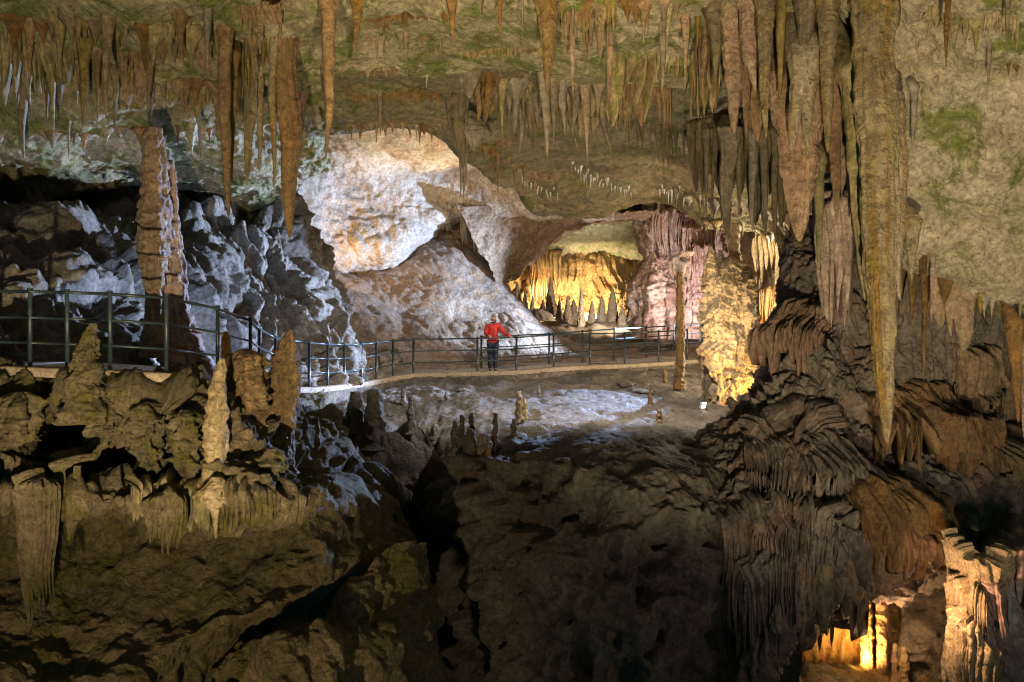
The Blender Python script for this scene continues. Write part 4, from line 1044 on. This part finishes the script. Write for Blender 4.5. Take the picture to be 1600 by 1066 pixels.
# the lit column
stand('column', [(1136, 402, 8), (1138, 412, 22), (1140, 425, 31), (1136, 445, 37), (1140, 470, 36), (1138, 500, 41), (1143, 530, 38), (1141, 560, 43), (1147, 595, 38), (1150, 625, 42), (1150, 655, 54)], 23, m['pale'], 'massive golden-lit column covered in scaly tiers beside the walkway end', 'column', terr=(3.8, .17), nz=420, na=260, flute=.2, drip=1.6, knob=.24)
stand('stalagmite', [(1110, 384, 2), (1111, 400, 7), (1112, 420, 12), (1113, 445, 14)], 22.9, m['pale'], 'small tiered spire on the left top of the golden-lit column', 'stalagmite', terr=(6, .2), nz=80, na=50)
stand('stalagmite', [(1125, 390, 2), (1126, 405, 6), (1127, 425, 10), (1128, 445, 12)], 22.8, m['plat'], 'dark muddy spire on top of the golden-lit column', 'stalagmite', terr=(5, .12), nz=80, na=50)
stand('column', [(1146, 350, 9), (1147, 375, 8), (1148, 395, 9), (1147, 415, 11), (1146, 440, 18)], 24, m['pale'], 'slender beige pillar rising from the golden-lit column to the ceiling', 'column', terr=(5, .18), nz=120, na=60)
stand('stalagmite', [(1171, 420, 2), (1171, 432, 6), (1170, 455, 9), (1170, 490, 10), (1169, 515, 9), (1168, 560, 12)], 22.6, m['pale'], 'yellow pagoda-like stalagmite on the right flank of the golden-lit column', 'stalagmite', terr=(7, .34), nz=180, na=60)
stand('flowstone', [(1172, 555, 4), (1176, 570, 20), (1182, 600, 26), (1178, 640, 30), (1172, 665, 44)], 23.4, m['gold'], 'yellow glowing flowstone shoulder at the right foot of the golden-lit column', 'flowstone', terr=(2.5, .2), nz=140, na=110, flute=.25)
stand('flowstone', [(1110, 515, 3), (1112, 540, 9), (1112, 600, 12), (1112, 650, 18)], 23.2, m['left'], 'dark brown flowstone rib at the left foot of the golden-lit column', 'flowstone', terr=(2, .12), nz=100, na=60, flute=.25)
stand('column', [(1062, 425, 4.5), (1063, 450, 5), (1064, 500, 6.5), (1063, 550, 7), (1062, 590, 8), (1062, 608, 11)], 24, m['brown'], 'thin brown pillar standing alone in front of the walkway', 'column', terr=(3.5, .12), nz=200, na=48, knob=.14)
drape('drapery', [(1050, 425, 24.6), (1062, 418, 24.2), (1076, 424, 24.4)], [18, 26, 18], 4, .1, m['pink'], 'small white drip cap over the thin brown pillar', seed=44)
# fluted organ wall pieces behind the column
drape('drapery', [(1180, 380, 28.6), (1205, 372, 28.3), (1240, 378, 28)], [105, 100, 100], 12, .25, m['pale'], 'upper beige organ-pipe drapery between lit column and ridge', seed=45, per=7)
drape('drapery', [(1184, 470, 28), (1210, 462, 27.8), (1242, 455, 27.4)], [105, 108, 90], 12, .25, m['gold'], 'lower ochre organ-pipe drapery between lit column and ridge', seed=46, per=7)
# golden chamber stalagmites
FAR = [(860, 432, 490, 9, 44), (874, 466, 494, 5, 43), (887, 462, 500, 7, 42), (908, 450, 514, 6.5, 40.5), (896, 468, 500, 9, 44), (925, 470, 505, 7, 43), (940, 462, 506, 9, 43), (957, 448, 512, 11, 43), (972, 478, 508, 8, 42), (820, 455, 480, 5, 43.5), (832, 462, 486, 4, 43), (808, 440, 470, 7, 44), (848, 468, 488, 5, 43.5), (985, 482, 514, 7, 42)]
FAR.sort()
for i, (x, y0, y1, r, d) in enumerate(FAR):
    stand('stalagmite', [(x, y0, .8), (x + .5, y0 + (y1 - y0) * .25, r * .4), (x, y0 + (y1 - y0) * .6, r * .7), (x, y1, r), (x, y1 + 6, r * 1.4)], d, m['tal'], f'dark stalagmite on the floor of the golden chamber, {ORD[i]} from the left', 'stalagmite', 'stalagmites in the golden chamber', nz=70, na=36, terr=(3, .15))
drape('drapery', [(828, 400, 46.5), (850, 398, 46.4), (880, 398, 46.4)], [70, 85, 70], 12, .35, m['gold'], 'yellow ribbed drapery on the left of the golden chamber wall', seed=47, gap=.4)
# boulder in the golden chamber
stand('boulder', [(838, 482, 3), (842, 487, 12), (846, 494, 17), (850, 502, 18)], 40, m['tal'], 'rounded grey boulder at the mouth of the golden chamber', 'boulder', terr=(1, .1), nz=50, na=50)
# niche and fluted blue rib in the tunnel wall
drape('drapery', [(688, 332, 36.6), (697, 330, 36.4), (706, 332, 36.4)], [40, 45, 50], 3, .2, m['tunnel'], 'bluish white icicle drapery in the tunnel niche', seed=50, gap=.4)
drape('drapery', [(722, 328, 36), (740, 326, 35.8), (762, 326, 35.6)], [60, 75, 60], 9, .22, m['tunnel'], 'white ribbed drapery hanging beside the tunnel niche', seed=51, per=7)

# plateau stalagmites (x, top, bottom, radius px, what)
PL = [
    (556, 612, 665, 14, 'big dark cone stalagmite under the bend of the walkway, left of its taller twin', 'plat'),
    (585, 610, 690, 17, 'tall dark cone stalagmite under the bend of the walkway', 'plat'),
    (630, 607, 634, 5, 'small leaning stalagmite upper left on the mud plateau', 'plat'),
    (641, 619, 668, 6, 'slim tall stalagmite with a blue-lit right edge on the plateau', 'plat'),
    (697, 612, 627, 3, 'tiny stalagmite left of the plateau centre', 'plat'),
    (713, 622, 632, 3, 'tiniest stub stalagmite near the plateau centre', 'plat'),
    (680, 663, 684, 9, 'squat dark knob on the plateau edge', 'plat'),
    (712, 657, 702, 7, 'dark post stalagmite, leftmost in the crowded plateau-edge group', 'plat'),
    (722, 649, 704, 6, 'pointed dark stalagmite second in the crowded plateau-edge group', 'plat'),
    (737, 645, 700, 6, 'tallest pointed stalagmite in the crowded plateau-edge group', 'plat'),
    (735, 670, 708, 9, 'stout dark stump in front of the tallest plateau-edge stalagmite', 'plat'),
    (752, 678, 712, 8, 'brown stump right of the stout dark one on the plateau edge', 'tal'),
    (764, 688, 714, 6, 'low brown stump at the right end of the plateau-edge group', 'tal'),
    (774, 646, 704, 6, 'solitary smooth pointed stalagmite right of the plateau-edge group', 'plat'),
    (811, 612, 664, 7, 'white-topped twin stalagmite standing on the plateau rim', 'palest'),
    (819, 622, 656, 4, 'thin spike leaning on the white-topped twin stalagmite', 'palest'),
    (803, 654, 682, 5, 'small dark stalagmite below the white-topped twin', 'plat'),
    (842, 602, 620, 3, 'lone tiny stalagmite on the middle of the plateau', 'plat'),
    (1016, 607, 633, 4, 'short brown post stalagmite on the lit right part of the plateau', 'brown'),
    (1030, 639, 658, 4.5, 'stubby dark stalagmite on the pale patch near the plateau front', 'brown'),
    (1038, 577, 598, 4, 'small stalagmite beside the foot of the thin brown pillar', 'brown'),
    (477, 652, 695, 5, 'left of two dark posts at the cliff under the walkway', 'plat'),
    (496, 652, 702, 4.5, 'right of two dark posts at the cliff under the walkway', 'brown'),
    (1398, 1006, 1070, 6, 'orange-lit stalagmite in the lower right grotto, left of a taller twin', 'orange'),
    (1412, 1012, 1075, 8, 'stouter orange-lit stalagmite in the lower right grotto', 'orange'),
    (1443, 1055, 1080, 6, 'low stalagmite at the bottom edge in the lower right grotto', 'orange'),
]
for x, y0, y1, r, lab, mt in PL:
    h = hit(x, y1)
    d = h[1] if h is not None else 18
    stand('stalagmite', [(x - 1, y0, r * .25), (x, y0 + 3, r * .55), (x, y0 + (y1 - y0) * .5, r * .85), (x, y1, r * 1.1), (x, y1 + 10, r * 1.7)], d, m[mt], lab, 'stalagmite', nz=80, na=40, terr=(4, .10), knob=.22)
# flat stones and boulders on the plateau
for x, y, w, lab in [(1000, 612, 18, 'flat stone slab at the back of the lit plateau'), (1045, 640, 22, 'flat stone slab below the thin brown pillar'), (980, 600, 14, 'small flat stone near the walkway wall'), (725, 612, 13, 'dark rounded stone left on the plateau'), (610, 650, 8, 'small pale stone near the tall dark cone stalagmite')]:
    h = hit(x, y)
    stand('stone', [(x, y - 5, 1), (x - 2, y - 4, w * .6), (x + 1, y - 1, w), (x, y + 4, w * .9)], h[1], m['plat'], lab, 'stone', nz=24, na=40, terr=(1, .05), knob=.35, flat=1.2)
# near left formations standing on the ledge
stand('stalagmite', [(348, 560, 4), (343, 590, 11), (340, 630, 15), (338, 690, 18), (338, 730, 19), (338, 760, 24), (338, 785, 20), (338, 800, 10), (338, 830, 3)], 11.5, m['pale'], 'warm beige knobbly stalagmite hanging on the ledge face below the railing post', 'stalagmite', terr=(4, .14), nz=220, na=100, knob=.2, flute=.15)
stand('stalagmite', [(454, 516, 3), (450, 530, 10), (447, 560, 19), (446, 600, 24), (440, 650, 22), (436, 700, 24), (434, 740, 30)], 13, m['brown'], 'tall rust-brown pointed stalagmite beside the railing bend', 'stalagmite', terr=(2, .08), nz=220, na=110, knob=.18, flute=.12)
stand('stalagmite', [(383, 545, 3), (384, 556, 22), (386, 590, 31), (388, 630, 28), (394, 670, 24), (398, 720, 26), (400, 760, 30)], 12.6, m['brown'], 'warty brown popcorn mound left of the tall pointed stalagmite', 'stalagmite', terr=(3, .1), nz=200, na=130, knob=.26, flute=.3, rough=.08)
stand('stalagmite', [(353, 518, 4), (354, 530, 6), (354, 560, 7), (354, 600, 9)], 13.0, m['brown'], 'slim brown stalagmite just behind the last near railing post', 'stalagmite', terr=(4, .15), nz=90, na=50, knob=.2)
stand('stalagmite', [(146, 505, 4), (142, 517, 8), (138, 535, 12), (136, 560, 19), (134, 590, 24), (134, 620, 32), (136, 660, 44)], 11.6, m['left'], 'dark lumpy stalagmite with a reddish tip in front of the near railing', 'stalagmite', terr=(3, .15), nz=150, na=90, knob=.3, flute=.2, rough=.06)
stand('flowstone', [(338, 745, 6), (338, 765, 23), (338, 785, 22), (338, 800, 8), (337, 842, 1)], 11.2, m['pale'], 'rounded beige drip knob with a long drip under the warm beige stalagmite', 'flowstone', terr=(2, .1), nz=90, na=80, knob=.2)
for pts, d, lab in [
    ([(228, 628, 5), (226, 640, 24), (222, 662, 30), (226, 690, 22), (232, 722, 14), (236, 745, 4)], 11.7, 'knobbly brown popcorn lump hanging under the near walkway, middle of the left ledge'),
    ([(168, 640, 5), (165, 652, 18), (160, 676, 24), (150, 700, 17), (146, 716, 5)], 11.8, 'smaller knobbly popcorn lump left of the middle one under the near walkway'),
    ([(30, 612, 8), (28, 630, 30), (22, 668, 36), (28, 700, 24), (30, 722, 8)], 11.6, 'mossy ochre popcorn lump at the far left edge below the railing'),
    ([(290, 640, 5), (292, 655, 17), (288, 690, 21), (292, 730, 15), (296, 760, 5)], 11.6, 'brown popcorn pillar just left of the warm beige stalagmite'),
    ([(425, 700, 6), (424, 720, 24), (420, 748, 26), (424, 775, 14), (426, 792, 4)], 11.9, 'crusty brown lump under the tall pointed stalagmite'),
]:
    stand('flowstone', pts, d, m['left'], lab, 'flowstone', terr=(3, .12), nz=110, na=100, knob=.38, flute=.3, rough=.09)
drape('drapery', [(1300, 898, 15.6), (1350, 888, 15.4), (1410, 890, 15.4)], [62, 48, 58], 18, .07, m['pinkst'], 'thin bright tooth fringe hanging in the mouth of the glowing alcove', seed=95, per=8, gap=.95, minlen=.2)
drape('drapery', [(1222, 1012, 14.9), (1262, 990, 15), (1300, 965, 15.2)], [40, 50, 60], 12, .07, m['brown'], 'dark tooth fringe over the left end of the glowing alcove', seed=96, per=8, gap=.95, minlen=.2)
# bright flowstone in the lower right corner
stand('flowstone', [(1530, 868, 20), (1540, 900, 34), (1550, 960, 40), (1560, 1020, 44), (1565, 1100, 50)], 12.9, m['pink'], 'dark core of the stepped flowstone in the lower right corner', 'flowstone', terr=(1.6, .3), nz=200, na=160, flute=.28, drip=.9)
drape('drapery', [(1486, 850, 12.8), (1508, 868, 12.5), (1535, 888, 12.3), (1562, 876, 12.5)], [95, 80, 60, 75], 19, .12, m['pale'], 'top step of the orange-lit flowstone in the lower right corner', seed=60, gap=.4, hood=.12)
drape('drapery', [(1488, 925, 12.5), (1515, 938, 12.2), (1542, 955, 12.1)], [80, 70, 55], 14, .12, m['pale'], 'middle step of the orange-lit flowstone in the lower right corner', seed=61, gap=.4, hood=.12)
drape('drapery', [(1486, 965, 12.3), (1500, 985, 12), (1530, 1010, 11.8), (1562, 1050, 11.8)], [150, 130, 95, 70], 18, .13, m['pale'], 'lowest and widest step of the orange-lit flowstone in the lower right corner', seed=62, gap=.35, hood=.12)
drape('drapery', [(1546, 922, 12.4), (1560, 928, 12.2), (1578, 958, 12.1)], [45, 75, 60], 5, .14, m['pink'], 'pinkish ragged step right of the orange-lit flowstone steps', seed=63, gap=.5, hood=.12)
drape('drapery', [(1575, 890, 12.6), (1600, 880, 12.4), (1640, 890, 12.3)], [60, 70, 60], 8, .14, m['pink'], 'dim pink step at the right edge of the frame', seed=64, gap=.5, hood=.12)
stand('column', [(1352, 885, 8), (1353, 950, 9), (1354, 1010, 9), (1353, 1080, 11)], 16.7, m['palest'], 'white-edged lit column, left of two standing in the glowing alcove', 'column', terr=(4, .14), nz=140, na=60, flute=.2)
stand('column', [(1379, 880, 7), (1378, 950, 8), (1379, 1010, 8), (1380, 1080, 11)], 16.5, m['pinkst'], 'pinkish lit column, right of two standing in the glowing alcove', 'column', terr=(4, .14), nz=140, na=60, flute=.2)

# ------------------------------------------------------------------ walkway
def tubes(pts, r, n=8):
    pts = np.asarray(pts, float)
    Vs, Qs = [], []
    for a, b in zip(pts[:-1], pts[1:]):
        ax = (b - a) / np.linalg.norm(b - a)
        up = np.array([0, 0, 1.0]) if abs(ax[2]) < .9 else np.array([1.0, 0, 0])
        e1 = np.cross(ax, up)
        e1 /= np.linalg.norm(e1)
        e2 = np.cross(ax, e1)
        k = len(Vs) * 2 * n
        an = np.linspace(0, 2 * np.pi, n, endpoint=False)
        ring = r * (np.cos(an)[:, None] * e1 + np.sin(an)[:, None] * e2)
        Vs.append(np.concatenate([a + ring, b + ring]))
        j = np.arange(n)
        Qs.append(np.stack([k + j, k + (j + 1) % n, k + n + (j + 1) % n, k + n + j], 1))
        c = np.arange(0, n, 1)
        Qs.append(np.array([[k, k + 1, k + 2, k + 3], [k, k + 3, k + 4, k + 5], [k, k + 5, k + 6, k + 7], [k + n, k + n + 3, k + n + 2, k + n + 1], [k + n, k + n + 5, k + n + 4, k + n + 3], [k + n, k + n + 7, k + n + 6, k + n + 5]]))
    return np.concatenate(Vs), np.concatenate(Qs)


NEAR = [(-90, 572, 12.6), (-20, 573, 12.4), (47, 575, 12.2), (105, 577.5, 12.1), (172, 580, 12.1), (260, 585, 12.2), (340, 592, 13.3), (391, 596, 15.3), (405, 600, 17), (430, 606, 18.8), (483, 607, 20.5), (512, 604.5, 22), (538, 601.5, 23.2), (565, 598, 24.3),
        (588, 593.5, 25.2), (614, 588.5, 26.1), (646, 584.5, 27.0), (746, 581.8, 27.5), (807, 580.3, 27.6), (865, 575, 28), (922, 572, 28.9), (976, 570, 29.5), (1029, 567, 30), (1074, 563.5, 30.5), (1130, 560, 31)]
FARS = [(752, 576, 29.6), (858, 570, 30.2), (910, 565, 31), (960, 560, 31.8), (1009, 556, 32.8), (1053, 552, 33.8), (1094, 548, 34.6)]
NP = np.array([P(*p) for p in NEAR])
FP = np.array([P(*p) for p in FARS])
# deck
n = 240
tt = np.linspace(0, 1, n)
seg = np.concatenate([[0], np.cumsum(np.linalg.norm(np.diff(NP, axis=0), axis=1))])
Dk = np.stack([np.interp(tt * seg[-1], seg, NP[:, k]) for k in range(3)], 1)
for _ in range(3):
    Dk[1:-1] = (Dk[:-2] + Dk[1:-1] * 2 + Dk[2:]) / 4
tg = np.gradient(Dk, axis=0)
nrm = np.stack([-tg[:, 1], tg[:, 0], 0 * tt], 1)
nrm /= np.linalg.norm(nrm, axis=1, keepdims=True)
pxs = Dk[:, 0] / Dk[:, 1] * F + 800
wid = np.interp(pxs, [-90, 340, 480, 646, 752, 858, 960, 1094], [1.3, 1.3, 1.5, 1.9, 2.2, 2.3, 2.7, 4.2])[:, None]
rowsD = [Dk - nrm * .16 + [0, 0, -.06], Dk - nrm * .16 + [0, 0, -.04], Dk - nrm * .16 + [0, 0, .0], Dk - nrm * .10 + [0, 0, .012], Dk + nrm * .08 + [0, 0, .012], Dk + nrm * .12 + [0, 0, -.02], Dk + nrm * wid * .5 + [0, 0, -.025], Dk + nrm * (wid + .15) + [0, 0, -.02], Dk + nrm * (wid + .15) + [0, 0, -.5]]
G = np.stack(rowsD, 0)
tag(mesh('walkway', G.reshape(-1, 3), gridq(len(rowsD), n), m['conc'], flat=False), kind='structure')
# kerb along the near edge, stone wall under the far stretch
kb = [Dk - nrm * .19 + [0, 0, -.10], Dk - nrm * .20 + [0, 0, .01], Dk - nrm * .17 + [0, 0, .03], Dk + nrm * .05 + [0, 0, .03], Dk + nrm * .07 + [0, 0, .0]]
tag(mesh('kerb', np.stack(kb, 0).reshape(-1, 3), gridq(len(kb), n), m['kerb']), kind='structure')
sel = pxs > 425
S = Dk[sel]
ns = len(S)
Nn = nrm[sel]
nw = 26
wall = []
for j in range(nw):
    q = S - Nn * (.12 + .02 * j / nw)
    q = q + np.array([0, 0, -.07 - 1.4 * j / (nw - 1)])
    wall.append(q)
wall = cr(np.swapaxes(np.stack(wall, 0), 0, 1), ns * 4)
wall = np.swapaxes(wall, 0, 1).reshape(-1, 3)
wv = worley(wall, (2.2, 2.2, 3.6), 4)
wall += np.repeat(np.repeat(-Nn, 4, axis=0)[None], nw, 0).reshape(-1, 3) * (.10 * (1 - wv) + .04 * fbm(wall, 6, 3))[:, None]
M['masonry'] = rock('rubble_masonry', (.15, .125, .10), (.24, .20, .16), (.15, .12, .07), .7, spots=.6, bump=.8)
tag(mesh('stone_wall', wall, gridq(nw, ns * 4), M['masonry']), 'rough rubble retaining wall under the curved walkway in front of the person', 'wall')


def railing(pts, label, r=.021, h=1.04, mids=(.33, .66), lead=None):
    pts = np.asarray(pts)
    o = empty('railing', pts[len(pts) // 2], label, 'railing')
    for p in pts:
        V, Q = tubes([p + [0, 0, -.12], p + [0, 0, h + .02]], r * 1.35)
        V2, Q2 = tubes([p + [0, 0, h + .02], p + [0, 0, h + .05]], r * 1.7)
        child(mesh('post', np.concatenate([V, V2]), np.concatenate([Q, Q2 + len(V)]), m['iron'], loc=p), o)
    for z, nm in [(h, 'handrail')] + [(h * k, 'rail') for k in mids]:
        V, Q = tubes(pts + np.array([0, 0, z]), r if nm == 'handrail' else r * .8)
        child(mesh(nm, V, Q, m['iron'], loc=pts[0]), o)
    return o


railing(NP[:7], 'dark iron railing of the near left walkway with widely spaced posts', r=.022)
railing(NP[6:11], 'dark iron railing turning back down the steps behind the brown stalagmites', r=.022)
railing(NP[10:24], 'long dark iron railing on the near edge of the walkway in front of the person', r=.024)
railing(FP, 'dark iron railing along the far edge of the walkway behind the person', r=.024)

# floodlight standing by the lit column
lp = hit(1098, 641)
o = empty('floodlight', lp, 'small bright floodlight on the mud floor at the foot of the golden-lit column', 'lamp')


def box(name, c, s, mat, rot=(0, 0, 0), bev=.01):
    import bmesh
    from mathutils import Matrix, Euler
    bm = bmesh.new()
    bmesh.ops.create_cube(bm, size=1)
    bmesh.ops.scale(bm, vec=s, verts=bm.verts)
    bmesh.ops.bevel(bm, geom=list(bm.edges), offset=bev, segments=2, affect='EDGES')
    bmesh.ops.rotate(bm, matrix=Euler(rot).to_matrix(), verts=bm.verts)
    me = bpy.data.meshes.new(name)
    bm.to_mesh(me)
    bm.free()
    me.materials.append(mat)
    ob = bpy.data.objects.new(name, me)
    ob.location = c
    COL.objects.link(ob)
    return ob


lp = Vector(lp)
child(box('housing', lp + Vector((0, .02, .10)), (.12, .10, .16), m['case'], (.35, 0, .5)), o)
child(box('lens', lp + Vector((.02, -.045, .125)), (.10, .012, .14), m['lens'], (.35, 0, .5), .003), o)
child(box('bracket', lp + Vector((0, .02, .0)), (.16, .05, .03), m['case'], (0, 0, .5)), o)

for o in bpy.data.objects:
    l = o.get('label')
    if l and len(l.split()) > 16:
        print('LONG', len(l.split()), o.name, l)

# ------------------------------------------------------------------ the visitor
def skin_mesh(name, nodes, edges, mat, sub=2, root=0):
    """nodes {key: (x, y, z, rx[, ry])}: one continuous tapered surface through the joints"""
    keys = list(nodes)
    me = bpy.data.meshes.new(name)
    me.from_pydata([nodes[k][:3] for k in keys], [(keys.index(a), keys.index(b)) for a, b in edges], [])
    ob = bpy.data.objects.new(name, me)
    COL.objects.link(ob)
    md = ob.modifiers.new('skin', 'SKIN')
    md.use_smooth_shade = True
    md.branch_smoothing = .3
    for i, k in enumerate(keys):
        v = nodes[k]
        sv = me.skin_vertices[0].data[i]
        sv.radius = (v[3], v[4] if len(v) > 4 else v[3])
        sv.use_root = i == root
    sb = ob.modifiers.new('sub', 'SUBSURF')
    sb.levels = sb.render_levels = sub
    dg = bpy.context.evaluated_depsgraph_get()
    new = bpy.data.meshes.new_from_object(ob.evaluated_get(dg))
    new.materials.clear()
    new.materials.append(mat)
    for p in new.polygons:
        p.use_smooth = True
    ob.modifiers.clear()
    ob.data = new
    new.name = name
    return ob


base = P(770, 578.3, 27.95)
base[2] = np.interp(770, [746, 807], [NP[17][2], NP[18][2]]) - .02
rail_y = float(np.interp(785, [746, 807], [NP[17][1], NP[18][1]])) - base[1]      # the near handrail, seen from the person
rz = NP[17][2] + 1.04 - base[2] + .02
person = empty('person', base, 'person in a red jacket and grey beanie holding the walkway handrail', 'person')
# x to the viewer's right, -y towards the viewer; body slightly turned to the viewer's right
B = {
    'pelvis': (0, 0, .95, .15, .11), 'waist': (.005, 0, 1.10, .15, .11), 'chest': (.01, .01, 1.32, .15, .115), 'collar': (.015, 0, 1.47, .12, .09), 'neck': (.02, -.01, 1.54, .055), 'skull': (.03, -.03, 1.64, .084, .095), 'crown': (.035, -.03, 1.73, .074, .086),
    'lhip': (-.09, 0, .90, .10), 'lknee': (-.085, -.02, .50, .068), 'lankle': (-.08, .02, .10, .045), 'ltoe': (-.085, -.13, .04, .045, .03),
    'rhip': (.09, 0, .90, .10), 'rknee': (.085, -.03, .50, .068), 'rankle': (.075, .02, .10, .045), 'rtoe': (.11, -.13, .04, .045, .03),
    'lsh': (-.17, 0, 1.43, .068), 'lel': (-.215, -.01, 1.17, .050), 'lwr': (-.10, rail_y + .05, rz + .04, .034),
    'rsh': (.19, -.01, 1.43, .068), 'rel': (.36, -.13, 1.21, .050), 'rwr': (.545, rail_y + .04, rz + .035, .034),
}
BE = [('pelvis', 'waist'), ('waist', 'chest'), ('chest', 'collar'), ('collar', 'neck'), ('neck', 'skull'), ('skull', 'crown'), ('pelvis', 'lhip'), ('lhip', 'lknee'), ('lknee', 'lankle'), ('lankle', 'ltoe'), ('pelvis', 'rhip'), ('rhip', 'rknee'), ('rknee', 'rankle'), ('rankle', 'rtoe'),
      ('collar', 'lsh'), ('lsh', 'lel'), ('lel', 'lwr'), ('collar', 'rsh'), ('rsh', 'rel'), ('rel', 'rwr')]
for s, w in (('l', 'lwr'), ('r', 'rwr')):
    x, y, z = B[w][:3]
    B[s + 'palm'] = (x + .03, y - .05, z + .004, .030, .018)
    BE.append((w, s + 'palm'))
    for k in range(4):
        fx = x + .03 + (k - 1.5) * .021
        B[f'{s}f{k}a'] = (fx, y - .085 - .006 * (k in (1, 2)), z - .002, .0095)
        B[f'{s}f{k}b'] = (fx, y - .105 - .008 * (k in (1, 2)), z - .030, .0085)
        B[f'{s}f{k}c'] = (fx, y - .085, z - .055, .0075)
        BE += [(s + 'palm', f'{s}f{k}a'), (f'{s}f{k}a', f'{s}f{k}b'), (f'{s}f{k}b', f'{s}f{k}c')]
    B[s + 't0'] = (x + (.07 if s == 'l' else -.012), y - .045, z - .008, .011)
    B[s + 't1'] = (x + (.085 if s == 'l' else -.028), y - .06, z - .038, .009)
    BE += [(s + 'palm', s + 't0'), (s + 't0', s + 't1')]
body = skin_mesh('body', B, BE, m['skin'])
body.location = base
child(body, person)
# face: nose, brow, chin, ears pushed out of the head
import bmesh
me = body.data
hc = np.array([.032, -.035, 1.645])
look = np.array([.35, -.93, 0])
look /= np.linalg.norm(look)
side = np.array([-look[1], look[0], 0])
for v in me.vertices:
    p = np.array(v.co)
    if p[2] < 1.57:
        continue
    q = p - hc
    f, s_, u = q @ look, q @ side, q[2]
    if f > .03:
        f += .022 * math.exp(-(s_ / .016) ** 2 - ((u + .005) / .026) ** 2) + .006 * math.exp(-(s_ / .03) ** 2 - ((u + .07) / .02) ** 2) - .008 * math.exp(-((abs(s_) - .03) / .013) ** 2 - ((u - .022) / .012) ** 2)
    s_ += math.copysign(.014 * math.exp(-(f / .018) ** 2 - ((u - .0) / .028) ** 2), s_)
    v.co = Vector(hc + look * f + side * s_ + np.array([0, 0, u]))
for sgn in (-1, 1):
    e = hc + look * .078 + side * .03 * sgn + np.array([0, 0, .020])
    ob = tube('eye', [(800, 480, .1), (800, 481, 1), (800, 482, .1)], 1, m['black'], nz=8, na=10)
    V = []
    bm = bmesh.new()
    bmesh.ops.create_uvsphere(bm, u_segments=10, v_segments=8, radius=.011)
    bm.to_mesh(ob.data)
    bm.free()
    ob.location = Vector(base) + Vector(e)
    child(ob, body)
bm = bmesh.new()
bmesh.ops.create_uvsphere(bm, u_segments=10, v_segments=8, radius=.5)
bmesh.ops.scale(bm, vec=(.048, .012, .010), verts=bm.verts)
mo = bpy.data.meshes.new('mouth')
bm.to_mesh(mo)
bm.free()
mo.materials.append(plain('lips', (.38, .14, .12)))
ob = bpy.data.objects.new('mouth', mo)
ob.location = Vector(base) + Vector(hc + look * .085 + np.array([0, 0, -.042]))
ob.rotation_euler = (0, 0, math.atan2(side[1], side[0]))
COL.objects.link(ob)
child(ob, body)

J = {k: B[k] for k in ('waist', 'chest', 'collar', 'lsh', 'lel', 'lwr', 'rsh', 'rel', 'rwr')}
J = {k: (*v[:3], v[3] * 1.22 + .012, (v[4] if len(v) > 4 else v[3]) * 1.25 + .012) for k, v in J.items()}
J['hem'] = (.0, 0, .80, .185, .15)
J['hip'] = (.0, 0, .98, .195, .15)
J['throat'] = (.018, -.005, 1.535, .078, .07)
je = [('hem', 'hip'), ('hip', 'waist'), ('waist', 'chest'), ('chest', 'collar'), ('collar', 'throat'), ('collar', 'lsh'), ('lsh', 'lel'), ('lel', 'lwr'), ('collar', 'rsh'), ('rsh', 'rel'), ('rel', 'rwr')]
ob = skin_mesh('jacket', J, je, m['red'], root=list(J).index('waist'))
q = np.array([v.co for v in ob.data.vertices])
dz = .010 * fbm(q, (7, 7, 14), 3, 5)
for v, k in zip(ob.data.vertices, dz):
    v.co += v.normal * float(k)
ob.location = base
child(ob, person)
z1 = mesh('zip', *tubes([np.array(base) + [.03, -.165, .88], np.array(base) + [.04, -.175, 1.2], np.array(base) + [.04, -.13, 1.48]], .007), m['black'])
child(z1, ob)
T = {k: B[k] for k in ('pelvis', 'lhip', 'lknee', 'lankle', 'rhip', 'rknee', 'rankle')}
T = {k: (*v[:3], v[3] * 1.12 + .012, (v[4] if len(v) > 4 else v[3]) * 1.12 + .012) for k, v in T.items()}
T['lankle'] = (-.08, .015, .07, .075)
T['rankle'] = (.075, .015, .07, .075)
ob = skin_mesh('trousers', T, [('pelvis', 'lhip'), ('lhip', 'lknee'), ('lknee', 'lankle'), ('pelvis', 'rhip'), ('rhip', 'rknee'), ('rknee', 'rankle')], m['navy'])
ob.location = base
child(ob, person)
for s in ('l', 'r'):
    a, t = B[s + 'ankle'], B[s + 'toe']
    ob = skin_mesh('shoe', {'h': (a[0], a[1] + .03, .05, .05, .05), 'm': (a[0], a[1] - .05, .052, .05, .048), 't': (t[0], t[1] - .04, .038, .046, .034), 'a': (a[0], a[1], .12, .052)}, [('h', 'm'), ('m', 't'), ('m', 'a')], m['black'])
    ob.location = base
    child(ob, person)
ob = skin_mesh('beanie', {'b': (.032, -.018, 1.695, .096, .106), 'c': (.034, -.016, 1.75, .088, .096), 't': (.034, -.010, 1.80, .040, .045), 'p': (.034, -.010, 1.822, .022, .022)}, [('b', 'c'), ('c', 't'), ('t', 'p')], m['wool'])
ob.location = base
child(ob, person)
ob = skin_mesh('scarf', {'a': (-.055, -.03, 1.525, .03), 'b': (.03, -.085, 1.515, .03), 'c': (.095, -.02, 1.525, .03), 'd': (.02, .06, 1.53, .03)}, [('a', 'b'), ('b', 'c'), ('c', 'd')], m['black'])
ob.location = base
child(ob, person)
